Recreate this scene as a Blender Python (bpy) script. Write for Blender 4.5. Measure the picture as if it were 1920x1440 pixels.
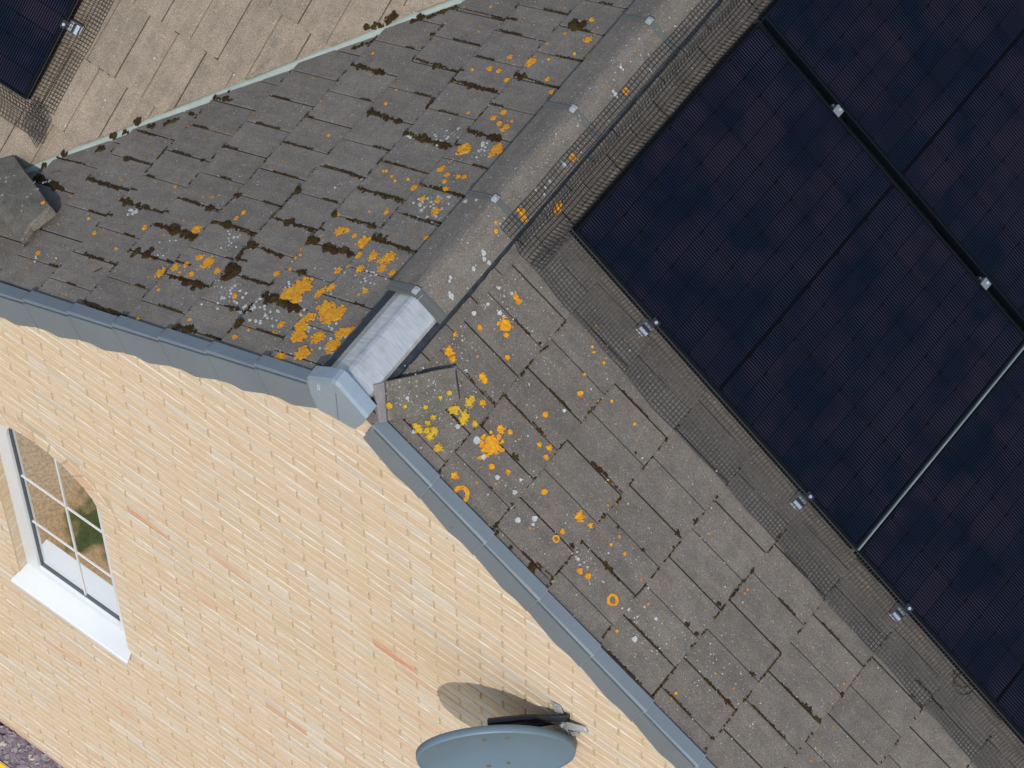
import bpy, math, random
from mathutils import Vector, Matrix
sc = bpy.context.scene
for o in list(bpy.data.objects): bpy.data.objects.remove(o)
COL = sc.collection
# ------------------------------------------------------------------ camera
cam_d = bpy.data.cameras.new('camera')
cam = bpy.data.objects.new('camera', cam_d); COL.objects.link(cam)
cam_d.sensor_width = 36.0
cam_d.sensor_fit = 'HORIZONTAL'
cam_d.lens = 8234.56 / 1920.0 * 36.0
cam_d.clip_start = 0.1; cam_d.clip_end = 4000
ROT = ((0.7977904576, 0.6029119468, -0.0052507255), (-0.5358613137, 0.7130052288, 0.4521904424), (0.2763748147, -0.3579395593, 0.8919059556))
CAMPOS = Vector((4.983428168, -5.441098449, 14.500874441))
cam.matrix_world = Matrix.Translation(CAMPOS) @ Matrix(ROT).transposed().to_4x4()
sc.camera = cam
# ------------------------------------------------------------------ sky, sun, exposure
SUN = Vector((0.325, -0.585, 0.743)).normalized()
world = bpy.data.worlds.new('World'); sc.world = world; world.use_nodes = True
wn = world.node_tree; bg = wn.nodes['Background']
sky = wn.nodes.new('ShaderNodeTexSky'); sky.sky_type = 'NISHITA'; sky.sun_disc = False
sky.sun_elevation = math.asin(SUN.z); sky.sun_rotation = math.atan2(SUN.x, SUN.y)
wn.links.new(sky.outputs[0], bg.inputs[0]); bg.inputs[1].default_value = 0.15
sun_d = bpy.data.lights.new('sun', 'SUN'); sun_d.energy = 2.3; sun_d.angle = math.radians(0.5); sun_d.color = (1.0, 0.95, 0.87)
sun = bpy.data.objects.new('sun', sun_d); COL.objects.link(sun)
sun.rotation_euler = SUN.to_track_quat('Z', 'Y').to_euler()
sun.location = (6, -9, 14)
sc.view_settings.view_transform = 'Standard'; sc.view_settings.look = 'None'
sc.view_settings.exposure = 0.5; sc.view_settings.gamma = 1.0
sc.view_settings.use_curve_mapping = False
# ------------------------------------------------------------------ constants of the house
TH = math.radians(35.5857); C_ = math.cos(TH); S_ = math.sin(TH); T_ = math.tan(TH)
G = 0.3106                # tile gauge
U0 = 0.182                # first course below the ridge
Y0 = 2.84                 # cross wing: z = (y - Y0) * tan
GROUND = -7.14
def PA(u, v, h): return (-u * C_ - h * S_, v, -u * S_ + h * C_)
def PB(u, v, h): return (u * C_ + h * S_, v, -u * S_ + h * C_)
def PC(u, v, h): return (v, Y0 - u * C_ - h * S_, -u * S_ + h * C_)
def surf_h(u, base=U0):
    t = (-(u - base)) % G
    return 0.008 - 0.017 * t / G
# ------------------------------------------------------------------ helpers
class MB:
    def __init__(s): s.v = []; s.f = []; s.c = []; s.sm = False
    def poly(s, pts, tone=None):
        n = len(s.v); s.v += [tuple(p) for p in pts]; s.f.append(tuple(range(n, n + len(pts))))
        if tone is not None: s.c.append(tone)
    def mesh(s, verts, faces, tone=None):
        n = len(s.v); s.v += [tuple(p) for p in verts]
        for f in faces:
            s.f.append(tuple(n + i for i in f))
            if tone is not None: s.c.append(tone)
    def box(s, a, b, tone=None, ch=0.0):
        x0, y0, z0 = a; x1, y1, z1 = b
        v = [(x0,y0,z0),(x1,y0,z0),(x1,y1,z0),(x0,y1,z0),(x0,y0,z1),(x1,y0,z1),(x1,y1,z1),(x0,y1,z1)]
        s.mesh(v, [(0,3,2,1),(4,5,6,7),(0,1,5,4),(1,2,6,5),(2,3,7,6),(3,0,4,7)], tone)
    def fbox(s, fr, a, b, tone=None):
        "box in a frame fr(p,q,r)"
        n = len(s.v); s.box(a, b, tone)
        for i in range(n, len(s.v)): s.v[i] = tuple(fr(*s.v[i]))
    def prism(s, fr, poly, hb, ht, ch=0.0, tone=None):
        "poly in (u,v) extruded from hb to ht(u,v); frame fr(u,v,h); chamfered top"
        if not callable(ht):
            hh = ht; ht = lambda u, v: hh
        if not callable(hb):
            kb = hb; hb = lambda u, v: kb
        n = len(poly)
        cu = sum(p[0] for p in poly) / n; cv = sum(p[1] for p in poly) / n
        vs = [fr(u, v, hb(u, v)) for u, v in poly]
        vs += [fr(u, v, ht(u, v) - ch) for u, v in poly]
        fs = [(i, (i + 1) % n, n + (i + 1) % n, n + i) for i in range(n)]
        top = n
        if ch > 0:
            ins = inset(poly, ch)
            vs += [fr(u, v, ht(u, v)) for u, v in ins]
            fs += [(n + i, n + (i + 1) % n, 2 * n + (i + 1) % n, 2 * n + i) for i in range(n)]
            top = 2 * n
        fs.append(tuple(top + i for i in range(n)))
        fs.append(tuple(reversed(range(n))))
        s.mesh(vs, fs, tone)
    def tube(s, pts, r, n=6, cap=True, tone=None):
        pts = [Vector(p) for p in pts]; rings = []
        ref = None
        for i, p in enumerate(pts):
            d = (pts[min(i + 1, len(pts) - 1)] - pts[max(i - 1, 0)]).normalized()
            if ref is None:
                ref = d.orthogonal().normalized()
            ref = (ref - d * ref.dot(d)).normalized(); bn = d.cross(ref)
            rr = r[i] if isinstance(r, (list, tuple)) else r
            rings.append([p + (ref * math.cos(a) + bn * math.sin(a)) * rr for a in [2 * math.pi * k / n for k in range(n)]])
        vs = [q for rg in rings for q in rg]; fs = []
        for i in range(len(rings) - 1):
            for k in range(n):
                fs.append((i * n + k, i * n + (k + 1) % n, (i + 1) * n + (k + 1) % n, (i + 1) * n + k))
        if cap:
            fs.append(tuple(reversed(range(n)))); fs.append(tuple((len(rings) - 1) * n + k for k in range(n)))
        s.mesh(vs, fs, tone)
    def data(s, name, mat=None, smooth=False):
        me = bpy.data.meshes.new(name); me.from_pydata(s.v, [], s.f); me.update()
        if s.c:
            at = me.attributes.new('tone', 'FLOAT', 'FACE')
            at.data.foreach_set('value', s.c[:len(me.polygons)])
        if smooth: me.polygons.foreach_set('use_smooth', [True] * len(me.polygons))
        if mat: me.materials.append(mat)
        return me
    def build(s, name, mat, parent=None, smooth=False, kind=None):
        return link(name, s.data(name, mat, smooth), parent, kind)
def inset(poly, d):
    n = len(poly); out = []
    ar = sum(poly[i][0] * poly[(i+1) % n][1] - poly[(i+1) % n][0] * poly[i][1] for i in range(n))
    sg = 1 if ar > 0 else -1
    for i in range(n):
        p0 = Vector(poly[i-1]); p1 = Vector(poly[i]); p2 = Vector(poly[(i+1) % n])
        a = (p1 - p0).normalized(); b = (p2 - p1).normalized()
        na = Vector((-a.y, a.x)) * sg; nb = Vector((-b.y, b.x)) * sg
        m = (na + nb)
        if m.length < 1e-6: m = na
        m.normalize(); k = d / max(0.35, m.dot(na))
        q = p1 + m * k; out.append((q.x, q.y))
    return out
def clip(poly, a, b, c):
    "keep a*u+b*v<=c"
    out = []
    for i in range(len(poly)):
        p = poly[i]; q = poly[(i+1) % len(poly)]
        dp = a * p[0] + b * p[1] - c; dq = a * q[0] + b * q[1] - c
        if dp <= 0: out.append(p)
        if dp * dq < 0:
            k = dp / (dp - dq); out.append((p[0] + (q[0]-p[0]) * k, p[1] + (q[1]-p[1]) * k))
    return out
def area(poly):
    return abs(sum(poly[i][0] * poly[(i+1) % len(poly)][1] - poly[(i+1) % len(poly)][0] * poly[i][1] for i in range(len(poly)))) / 2 if len(poly) > 2 else 0
def link(name, data, parent=None, kind=None):
    o = bpy.data.objects.new(name, data); COL.objects.link(o)
    if parent: o.parent = parent
    if kind: o['kind'] = kind
    return o
def thing(o, label, cat, group=None):
    o['label'] = label; o['category'] = cat
    if group: o['group'] = group
    return o
def empty(name, loc=(0, 0, 0), parent=None):
    o = bpy.data.objects.new(name, None); COL.objects.link(o); o.location = loc; o.empty_display_size = 0.1
    if parent: o.parent = parent
    return o
def nums(s): return [tuple(float(x) for x in w.split(',')) for w in s.split()]
# ------------------------------------------------------------------ materials
def newmat(name):
    m = bpy.data.materials.new(name); m.use_nodes = True
    nt = m.node_tree; return m, nt, nt.nodes['Principled BSDF']
class N:
    "tiny node helper"
    def __init__(s, nt): s.nt = nt
    def new(s, t, **k):
        n = s.nt.nodes.new(t)
        for a, b in k.items(): setattr(n, a, b)
        return n
    def l(s, a, b): s.nt.links.new(a, b)
    def pos(s, scale=(1, 1, 1), coord='pos'):
        m = s.new('ShaderNodeMapping'); m.inputs['Scale'].default_value = scale
        if coord == 'pos': s.l(s.new('ShaderNodeNewGeometry').outputs['Position'], m.inputs[0])
        else: s.l(s.new('ShaderNodeTexCoord').outputs['Object'], m.inputs[0])
        return m.outputs[0]
    def noise(s, vec, scale, detail=3, rough=0.55):
        n = s.new('ShaderNodeTexNoise'); n.inputs['Scale'].default_value = scale
        n.inputs['Detail'].default_value = detail; n.inputs['Roughness'].default_value = rough
        s.l(vec, n.inputs['Vector']); return n.outputs['Fac']
    def ramp(s, fac, stops, interp='LINEAR'):
        r = s.new('ShaderNodeValToRGB'); r.color_ramp.interpolation = interp
        e = r.color_ramp.elements
        while len(e) < len(stops): e.new(0.5)
        for i, (p, c) in enumerate(stops):
            e[i].position = p; e[i].color = (c[0], c[1], c[2], 1) if not isinstance(c, (int, float)) else (c, c, c, 1)
        s.l(fac, r.inputs[0]); return r.outputs[0]
    def mix(s, fac, a, b, mode='MIX'):
        m = s.new('ShaderNodeMix', data_type='RGBA', blend_type=mode)
        for i, x in ((0, fac), (6, a), (7, b)):
            if isinstance(x, (int, float)): m.inputs[i].default_value = x
            elif isinstance(x, (tuple, list)): m.inputs[i].default_value = (*x, 1)
            else: s.l(x, m.inputs[i])
        return m.outputs[2]
    def math(s, op, a, b=None):
        m = s.new('ShaderNodeMath', operation=op)
        for i, x in ((0, a), (1, b)):
            if x is None: continue
            if isinstance(x, (int, float)): m.inputs[i].default_value = x
            else: s.l(x, m.inputs[i])
        return m.outputs[0]
    def bump(s, h, strength, dist, bsdf):
        b = s.new('ShaderNodeBump'); b.inputs['Strength'].default_value = strength; b.inputs['Distance'].default_value = dist
        s.l(h, b.inputs['Height']); s.l(b.outputs[0], bsdf.inputs['Normal'])
def mat_plain(name, col, rough=0.6, metal=0.0, var=0.12, scale=9.0, bump=0.0, spec=None, fine=120.0):
    m, nt, b = newmat(name); n = N(nt); p = n.pos()
    f = n.noise(p, scale, 4); f2 = n.noise(p, fine, 2)
    f = n.math('ADD', n.math('MULTIPLY', f, 0.7), n.math('MULTIPLY', f2, 0.3))
    lo = tuple(c * (1 - var) for c in col); hi = tuple(min(1, c * (1 + var)) for c in col)
    n.l(n.ramp(f, [(0.32, lo), (0.68, hi)]), b.inputs['Base Color'])
    b.inputs['Roughness'].default_value = rough; b.inputs['Metallic'].default_value = metal
    if spec is not None: b.inputs['Specular IOR Level'].default_value = spec
    if bump: n.bump(f2, bump, 0.002, b)
    return m
def mat_concrete(name, col, streak_axis, dirt=0.5):
    "weathered concrete roof tile: mottling, grain, runs down the slope, one tint for each tile"
    m, nt, b = newmat(name); n = N(nt); p = n.pos()
    big = n.noise(p, 2.2, 5, 0.6)
    mid = n.noise(p, 14, 5, 0.65)
    grain = n.noise(p, 190, 4, 0.8)
    st = n.noise(n.pos(streak_axis), 9, 4, 0.6)
    rnd = n.new('ShaderNodeObjectInfo').outputs['Random']
    c = n.ramp(big, [(0.3, tuple(x * 0.86 for x in col)), (0.7, tuple(x * 1.12 for x in col))])
    c = n.mix(n.ramp(mid, [(0.40, 0.0), (0.60, 0.85 * dirt)]), c, tuple(x * y for x, y in zip(col, (0.60, 0.60, 0.60))))
    c = n.mix(n.ramp(st, [(0.45, 0.0), (0.75, 0.5)]), c, tuple(x * y for x, y in zip(col, (1.3, 1.25, 1.16))))
    c = n.mix(0.85, c, n.ramp(rnd, [(0.0, 0.92), (0.5, 1.0), (1.0, 1.07)]), 'MULTIPLY')
    c = n.mix(1.0, c, n.ramp(grain, [(0.30, 0.50), (0.5, 1.0), (0.70, 1.55)]), 'MULTIPLY')
    sp = n.noise(p, 130, 1, 0.5)
    c = n.mix(n.ramp(sp, [(0.70, 0.0), (0.745, 0.55)]), c, (0.42, 0.40, 0.36))
    n.l(c, b.inputs['Base Color']); b.inputs['Roughness'].default_value = 0.92
    b.inputs['Specular IOR Level'].default_value = 0.25
    n.bump(n.math('ADD', n.math('MULTIPLY', grain, 0.6), mid), 0.35, 0.003, b)
    return m
M = {}
M['tile_w'] = mat_concrete('concrete_tile_west', (0.154, 0.134, 0.111), (0.35, 3, 0.35))
M['tile_e'] = mat_concrete('concrete_tile_east', (0.126, 0.110, 0.092), (0.35, 3, 0.35), 0.55)
M['tile_c'] = mat_concrete('concrete_tile_clean', (0.222, 0.180, 0.134), (3, 0.35, 0.35), 0.55)
M['fragment'] = mat_concrete('concrete_fragment', (0.140, 0.126, 0.100), (2, 2, 2), 0.7)
M['broken'] = mat_plain('broken_concrete', (0.19, 0.17, 0.165), 0.95, 0, 0.15, 30, 0.3)
M['ridge'] = mat_concrete('concrete_ridge', (0.138, 0.120, 0.099), (3, 0.4, 3), 0.5)
M['under'] = mat_plain('underlay', (0.016, 0.014, 0.012), 0.95)
M['verge'] = mat_plain('grey_upvc', (0.125, 0.148, 0.162), 0.55, 0, 0.07, 3.0, fine=40)
M['cap'] = mat_plain('grey_upvc_cap', (0.19, 0.235, 0.27), 0.4, 0, 0.08, 5.0, fine=40)
M['union'] = mat_plain('grey_green_union', (0.088, 0.092, 0.080), 0.5, 0, 0.12)
M['roll'] = mat_plain('black_ridge_roll', (0.012, 0.016, 0.022), 0.6, 0, 0.5, 40)
M['verge_lip'] = mat_plain('grey_upvc_lip', (0.15, 0.178, 0.195), 0.5, 0, 0.07, 3.0, fine=40)
def mat_liner():
    m, nt, b = newmat('bare_galvanised_sheet'); n = N(nt)
    st = n.noise(n.pos((6, 45, 6)), 2.2, 4, 0.6); bl = n.noise(n.pos(), 26, 4, 0.6); fl = n.noise(n.pos(), 7, 2)
    c = n.ramp(st, [(0.3, (0.36, 0.36, 0.35)), (0.7, (0.50, 0.50, 0.485))])
    c = n.mix(n.ramp(bl, [(0.56, 0.0), (0.66, 0.6)]), c, (0.50, 0.52, 0.52))
    c = n.mix(n.ramp(fl, [(0.55, 0.0), (0.75, 0.5)]), c, (0.22, 0.22, 0.215))
    n.l(c, b.inputs['Base Color']); b.inputs['Metallic'].default_value = 0.45; b.inputs['Roughness'].default_value = 0.42; n.bump(bl, 0.15, 0.002, b)
    return m
M['liner'] = mat_liner()
M['galv'] = mat_plain('galvanised_steel', (0.36, 0.375, 0.38), 0.5, 0.35, 0.3, 26, fine=60)
M['alu'] = mat_plain('aluminium', (0.50, 0.54, 0.57), 0.42, 0.7, 0.08, 20)
M['black'] = mat_plain('black_plastic', (0.008, 0.010, 0.014), 0.45, 0, 0.3, 20)
M['wire'] = mat_plain('black_coated_wire', (0.010, 0.010, 0.011), 0.6, 0, 0.2, 20)
M['frame'] = mat_plain('black_anodised', (0.0016, 0.0036, 0.0062), 0.55, 0.0, 0.2, 20, spec=0.1)
M['backsheet'] = mat_plain('black_backsheet', (0.0006, 0.0010, 0.0028), 0.6, 0.0, 0.2, 20, spec=0.06)
M['valley'] = mat_plain('pale_green_valley', (0.255, 0.295, 0.25), 0.5, 0, 0.16, 6, fine=30)
M['white'] = mat_plain('white_upvc', (0.54, 0.56, 0.565), 0.35, 0, 0.03, 4)
M['bar'] = mat_plain('glazing_bar_white', (0.58, 0.58, 0.56), 0.4, 0, 0.03, 4)
M['gasket'] = mat_plain('grey_gasket', (0.06, 0.075, 0.09), 0.6)
M['mortar'] = mat_plain('buff_mortar', (0.43, 0.345, 0.225), 0.95, 0, 0.15, 20, 0.3)
M['dish'] = mat_plain('grey_painted_dish', (0.098, 0.150, 0.188), 0.5, 0, 0.05, 8)
M['room'] = mat_plain('room_plaster', (0.55, 0.50, 0.43), 0.9)
M['rust'] = mat_plain('rusty_steel', (0.20, 0.13, 0.06), 0.7, 0.3, 0.3, 200)
ORANGE_A = '423,1175,27 267,1214,29 697,670,22 664,683,12 538,651,29 606,669,10 485,577,17 410,591,22 330,605,27 353,583,15 320,552,19 203,575,15 159,579,17 234,736,12 166,868,22 302,864,17 414,905,12 336,915,12 345,975,12 449,1060,15 398,1041,10 339,1047,10 309,1053,10 381,1009,10 523,954,15 587,986,7 744,994,7 727,997,7 680,979,7 644,963,7 552,812,10 817,548,12 839,413,12 537,497,12 500,516,12 421,519,17 253,544,15 469,1660,22 665,1593,12 610,1593,10 615,1672,10 290,1827,15 225,1808,7 213,1753,12 294,1745,7 354,1926,10 202,1595,15 316,1596,10 245,1540,10 395,1691,7 413,1356,12 388,1391,12 362,1336,12 315,1330,12 320,1311,10 206,1306,10 311,1360,7 211,1243,12 274,1174,7 745,1570,7 534,1558,10 1470,281,22 1396,313,17 1353,343,15 1317,390,17 1253,380,27 1168,356,15 1283,307,15 1349,299,7 1484,520,22 1784,470,12 951,259,12 643,380,41 667,331,39 618,319,24 530,371,22 523,390,19 482,402,19 424,311,34 347,294,37 369,283,34 460,248,24 483,206,22 449,185,27 845,412,12 542,495,12 585,191,15 1347,34,10 1299,650,10 1309,615,10 785,516,7 2022,377,10 343,88,32 436,40,24 241,162,32 338,177,27 433,160,32 258,215,17 754,77,10 717,123,7 244,224,24 220,238,22 200,257,12 305,432,12 2055,1005,10 2542,484,10 2251,217,10'
ORANGE_B = '323,637,27 348,611,10 223,397,19 252,389,12 589,264,41 577,336,17 610,354,10 555,72,15 672,508,12 725,670,12 769,424,12 782,389,10 730,405,10 280,748,12 302,744,12 253,554,10 192,465,10 382,424,15 401,420,12 449,352,12 409,313,17 409,332,12 430,263,19 437,242,15 385,253,19 376,239,15 479,269,12 377,133,17 378,106,15 354,112,12 431,97,17 319,94,17 335,93,12 871,292,12 643,205,12 706,237,10 409,552,10 341,168,10 339,138,10 1039,324,19 1025,230,10 1095,330,10 1184,177,12 1223,186,12 1720,11,12 1806,118,7 1457,119,7 174,1125,19 180,1108,12 1214,342,7 846,748,7 975,751,7 642,839,6 661,829,6 718,828,7 689,737,7'
RING_B = '622,40,34 1025,193,15 1360,190,24'
ORANGE_RIDGE = '85,1295,14 106,1307,6 77,1647,12 79,982,18 96,976,14 56,853,8 38,877,6'
WHITE_B = '532,236,15 436,214,10 595,208,10 776,198,10 764,251,7 687,191,10 862,135,12 908,188,12 919,167,7 199,579,10 275,656,10 295,658,7 209,724,7 217,646,7 260,746,7 279,367,10 319,393,7 319,72,7 691,-124,5 720,574,7 1149,205,7 1548,268,7 1532,147,12 1438,215,7'
WHITE_RIDGE = '82,1247,18 71,756,16 84,540,16 72,544,8 85,741,12 62,1605,14 48,1606,8 -127,903,14 -88,919,10 80,682,12 104,746,12 43,589,10 48,576,8 84,1127,8 64,1092,10 82,1154,10 96,1101,8 15,1699,8 26,1699,6 105,611,4 93,1788,8'
CLUSTER_A = '987,260,76,45,5.7 818,231,62,40,5.7 1918,532,24,16,7.0 571,1225,52,30,5.4 685,1206,67,18,4.3 393,241,71,30,6.5 370,897,71,45,4.8 267,874,60,25,5.2 2195,229,60,30,3.9 1241,502,52,35,3.9 769,1191,24,10,6.5 258,173,60,18,6.5 342,1206,29,12,6.5 915,861,36,10,4.3 685,217,60,25,6.1 536,251,60,20,5.7 485,464,95,40,3.9 1570,408,83,25,3.5 698,345,36,10,7.0 800,278,29,10,6.5 350,494,95,40,3.9 125,430,71,35,4.3 1492,1226,95,25,3.3 356,1135,95,30,4.3 323,500,71,25,4.3'
CLUSTER_B = '155,134,95,60,2.8 237,242,95,70,2.8 223,453,95,35,3.3 234,691,107,40,3.3 1176,225,107,35,3.5 1507,174,107,30,3.5 323,215,95,40,3.3 517,602,167,40,2.2 702,841,71,10,3.9 1637,239,143,35,2.8 1900,232,167,35,2.8 1862,308,143,25,3.3 2106,254,167,25,3.0 712,257,119,30,3.0'
MOSS_A = '2067,567,1843,558,11 1723,491,1451,483,9 1621,489,1577,490,19 1534,484,1454,486,14 1728,640,1437,630,4 1530,634,1494,634,12 1414,566,1120,564,7 1339,571,1314,572,15 1428,716,1388,720,10 1410,716,1424,652,4 1116,813,1089,803,11 1124,804,1113,700,8 1090,652,815,643,6 1024,655,989,655,14 1708,341,1548,337,6 1693,344,1682,342,15 1638,344,1616,345,18 1383,267,1158,265,8 1285,259,1182,271,15 1119,377,1030,360,21 1089,332,1047,334,14 997,352,812,349,6 1126,506,1060,505,14 1022,502,885,494,8 1122,481,1093,420,11 1115,408,1117,259,5 813,591,762,591,19 712,583,599,578,14 798,293,559,275,10 751,289,718,290,18 658,289,566,273,14 1728,48,1450,21,9 1596,29,1527,33,14 1139,48,980,55,11 822,135,787,143,16 829,192,833,249,8 917,201,876,203,11 1430,227,1428,167,4 1424,288,1427,250,6 1122,206,1128,153,4 1973,268,1846,264,7 1744,348,1748,344,9 1428,351,1430,370,7 2377,631,2124,619,6 2229,776,2218,774,8 1814,226,1839,198,0 810,747,778,732,12 822,700,807,652,9 694,440,718,439,11 2704,583,2446,554,25 2691,650,2708,649,19 2633,714,2610,718,15 2474,789,2433,804,21 2460,866,2430,873,21 2405,904,2378,912,16 2362,953,2339,957,26 2287,960,2248,960,18 2314,923,2190,923,10 2207,991,2149,1034,18 2123,1071,2095,1080,15 2041,1170,1930,1178,14 1987,1180,1968,1179,22 1993,1216,1987,1216,8 2650,694,2457,704,6 2377,631,2127,622,8 2248,776,2222,773,9 1812,857,1789,861,6 2077,888,2069,803,5 1521,1656,1403,1737,20 1453,1717,1391,1748,22 1314,1751,1270,1800,25 1251,1792,1155,1882,17 1518,1568,1427,1642,17 1428,1478,1201,1471,10 1138,1864,847,1863,4 1124,1567,819,1553,5 978,1556,945,1557,12 811,1498,518,1489,7 691,1488,604,1489,9 1098,1262,893,1248,11 505,1315,503,1416,8 493,1268,280,1258,9 359,1263,297,1265,12 797,1195,529,1181,12 498,1583,245,1563,4 494,1579,426,1576,10 433,1884,369,1884,17 975,954,819,945,6 793,885,518,876,7 499,969,191,962,6 506,673,210,659,8 506,673,426,671,13 830,1357,803,1351,12 1142,1726,1153,1714,8 613,592,534,580,13 799,1039,496,1033,3 719,732,526,728,5 446,813,210,803,5 575,732,548,733,10'
MOSS_B = '649,448,734,446,5 683,444,714,445,11 941,515,1108,516,6 941,515,1022,518,12 676,296,708,300,11 800,633,809,680,8 806,695,803,721,4 497,668,506,709,7 469,687,474,687,8 511,286,507,334,7 502,540,504,571,7 506,441,504,448,7 790,156,823,159,5 239,77,342,85,5 425,389,504,382,5 1119,470,1123,511,10 415,379,434,380,8 1049,671,1054,671,7 312,391,380,383,3 801,474,804,448,5 687,140,700,143,5 799,52,812,60,12 826,40,834,42,11 905,38,912,40,10 1015,41,1031,46,20 1105,66,1132,54,6 1025,69,1109,74,3 1080,217,1100,218,10 1109,259,1122,262,8 1111,387,1121,410,13 1211,267,1332,261,4 1241,268,1279,267,12 1119,102,1122,183,6 1384,572,1414,563,12 1323,420,1333,420,8 1187,413,1195,416,7 1419,258,1427,341,3 1736,17,1747,17,7 1741,58,1744,135,5 1742,160,1736,201,8 1423,49,1419,110,4 1420,522,1417,514,6 1420,644,1418,675,9 1704,493,1715,498,12 1656,341,1669,344,12 1708,342,1719,348,10 1731,439,1735,517,5 1865,246,2027,246,7 1974,245,2006,246,10 1860,241,1897,247,10 2247,467,2296,474,10 2322,470,2351,468,12 2350,613,2364,621,10 2591,830,2613,831,7 2635,831,2664,830,8 1994,547,2041,544,6 1992,396,2014,402,8 2040,296,2052,301,8 2665,651,2674,659,8 2667,563,2671,571,7 2358,334,2357,389,4 2029,91,2049,100,7 1731,674,1730,711,5 1728,548,1728,642,4 1725,858,1731,887,5 2043,252,2045,179,6 2045,533,2040,408,3 2043,654,2048,697,3 2357,671,2359,767,4 2671,761,2666,822,5 1733,356,1736,387,5 1730,289,1732,299,7'
# brick: one tone per brick (face attribute), streaked along the courses
m, nt, b = newmat('buff_brick'); n = N(nt)
tone = n.new('ShaderNodeAttribute', attribute_name='tone').outputs['Fac']
c = n.ramp(tone, [(0.0, (0.482, 0.375, 0.242)), (0.22, (0.511, 0.398, 0.254)), (0.40, (0.511, 0.384, 0.242)), (0.55, (0.521, 0.416, 0.287)), (0.68, (0.473, 0.398, 0.303)), (0.80, (0.540, 0.467, 0.361)), (0.88, (0.511, 0.366, 0.238)), (0.95, (0.502, 0.316, 0.197)), (1.0, (0.482, 0.238, 0.131))])
p = n.pos((0.6, 1.0, 10.0))
s1 = n.noise(p, 7, 5, 0.65); s2 = n.noise(n.pos((1.3, 1, 9)), 16, 4, 0.6); g = n.noise(n.pos(), 260, 2, 0.7)
c = n.mix(n.ramp(s1, [(0.50, 0.0), (0.66, 0.8)]), c, (0.589, 0.526, 0.426))
c = n.mix(n.ramp(s2, [(0.60, 0.0), (0.70, 0.75)]), c, (0.482, 0.316, 0.184))
s3 = n.noise(n.pos((1.1, 1, 5)), 12, 3, 0.6)
c = n.mix(n.ramp(s3, [(0.60, 0.0), (0.74, 0.55)]), c, (0.415, 0.343, 0.246))
lg = n.noise(n.pos(), 1.6, 3, 0.6)
c = n.mix(n.ramp(lg, [(0.42, 0.0), (0.62, 0.5)]), c, (0.53, 0.405, 0.28))
s4 = n.noise(n.pos((0.55, 1, 7.5)), 9, 3, 0.55)
c = n.mix(n.ramp(s4, [(0.54, 0.0), (0.64, 0.7)]), c, (0.61, 0.56, 0.49))
s5 = n.noise(n.pos((1.0, 1, 6)), 9.3, 3, 0.6)
c = n.mix(n.ramp(s5, [(0.63, 0.0), (0.69, 0.8)]), c, (0.53, 0.30, 0.175))
s6 = n.noise(n.pos((1.0, 1, 5)), 7.7, 3, 0.6)
c = n.mix(n.ramp(s6, [(0.60, 0.0), (0.70, 0.6)]), c, (0.43, 0.41, 0.39))
c = n.mix(0.8, c, n.ramp(g, [(0.3, 0.84), (0.7, 1.14)]), 'MULTIPLY')
n.l(c, b.inputs['Base Color']); b.inputs['Roughness'].default_value = 0.95; b.inputs['Specular IOR Level'].default_value = 0.1
n.bump(n.math('ADD', g, s1), 0.3, 0.003, b); M['brick'] = m
# solar cell: dark silicon with fine bus wires, a tint for each cell
m, nt, b = newmat('solar_cell'); n = N(nt)
oc = n.new('ShaderNodeTexCoord').outputs['Object']
sp = n.new('ShaderNodeSeparateXYZ'); n.l(oc, sp.inputs[0])
fr = n.math('FRACT', n.math('ADD', n.math('DIVIDE', sp.outputs[1], 0.01138), 100.5))
lines = n.ramp(n.math('ABSOLUTE', n.math('SUBTRACT', fr, 0.5)), [(0.10, 1.0), (0.19, 0.0)])
rnd = n.new('ShaderNodeObjectInfo').outputs['Random']
base = n.ramp(rnd, [(0.0, (0.0003, 0.0010, 0.0032)), (0.4, (0.0008, 0.0012, 0.0040)), (0.7, (0.0022, 0.0014, 0.0042)), (1.0, (0.0044, 0.0024, 0.0050))])
wv = n.noise(n.pos(), 5, 2)
wire = n.mix(n.ramp(wv, [(0.40, 0.0), (0.60, 1.0)]), (0.007, 0.013, 0.028), (0.026, 0.024, 0.042))
n.l(n.mix(lines, base, wire), b.inputs['Base Color'])
b.inputs['Roughness'].default_value = 0.34; b.inputs['Specular IOR Level'].default_value = 0.05
b.inputs['Coat Weight'].default_value = 0.05; b.inputs['Coat Roughness'].default_value = 0.12
M['cell'] = m
# lichen and moss
def mat_lichen(name, a, bcol, rim):
    m, nt, b = newmat(name); n = N(nt); p = n.pos()
    f = n.noise(p, 60, 5, 0.75); g = n.noise(p, 420, 2)
    c = n.ramp(f, [(0.34, a), (0.55, bcol), (0.72, rim)])
    c = n.mix(0.7, c, n.ramp(g, [(0.3, 0.55), (0.7, 1.2)]), 'MULTIPLY')
    n.l(c, b.inputs['Base Color']); b.inputs['Roughness'].default_value = 0.95
    n.bump(n.math('ADD', f, g), 0.6, 0.003, b); return m
M['orange'] = mat_lichen('orange_lichen', (0.44, 0.16, 0.006), (0.62, 0.275, 0.006), (0.74, 0.43, 0.014))
M['yellow_l'] = mat_lichen('yellow_lichen', (0.36, 0.22, 0.02), (0.56, 0.35, 0.010), (0.62, 0.45, 0.03))
M['rust_l'] = mat_lichen('rust_lichen', (0.30, 0.13, 0.03), (0.42, 0.19, 0.03), (0.34, 0.18, 0.06))
M['white_l'] = mat_lichen('white_lichen', (0.30, 0.315, 0.30), (0.42, 0.435, 0.41), (0.54, 0.555, 0.53))
M['grey_l'] = mat_lichen('grey_lichen', (0.26, 0.26, 0.23), (0.36, 0.36, 0.32), (0.42, 0.42, 0.37))
m, nt, b = newmat('moss'); n = N(nt); p = n.pos()
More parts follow.
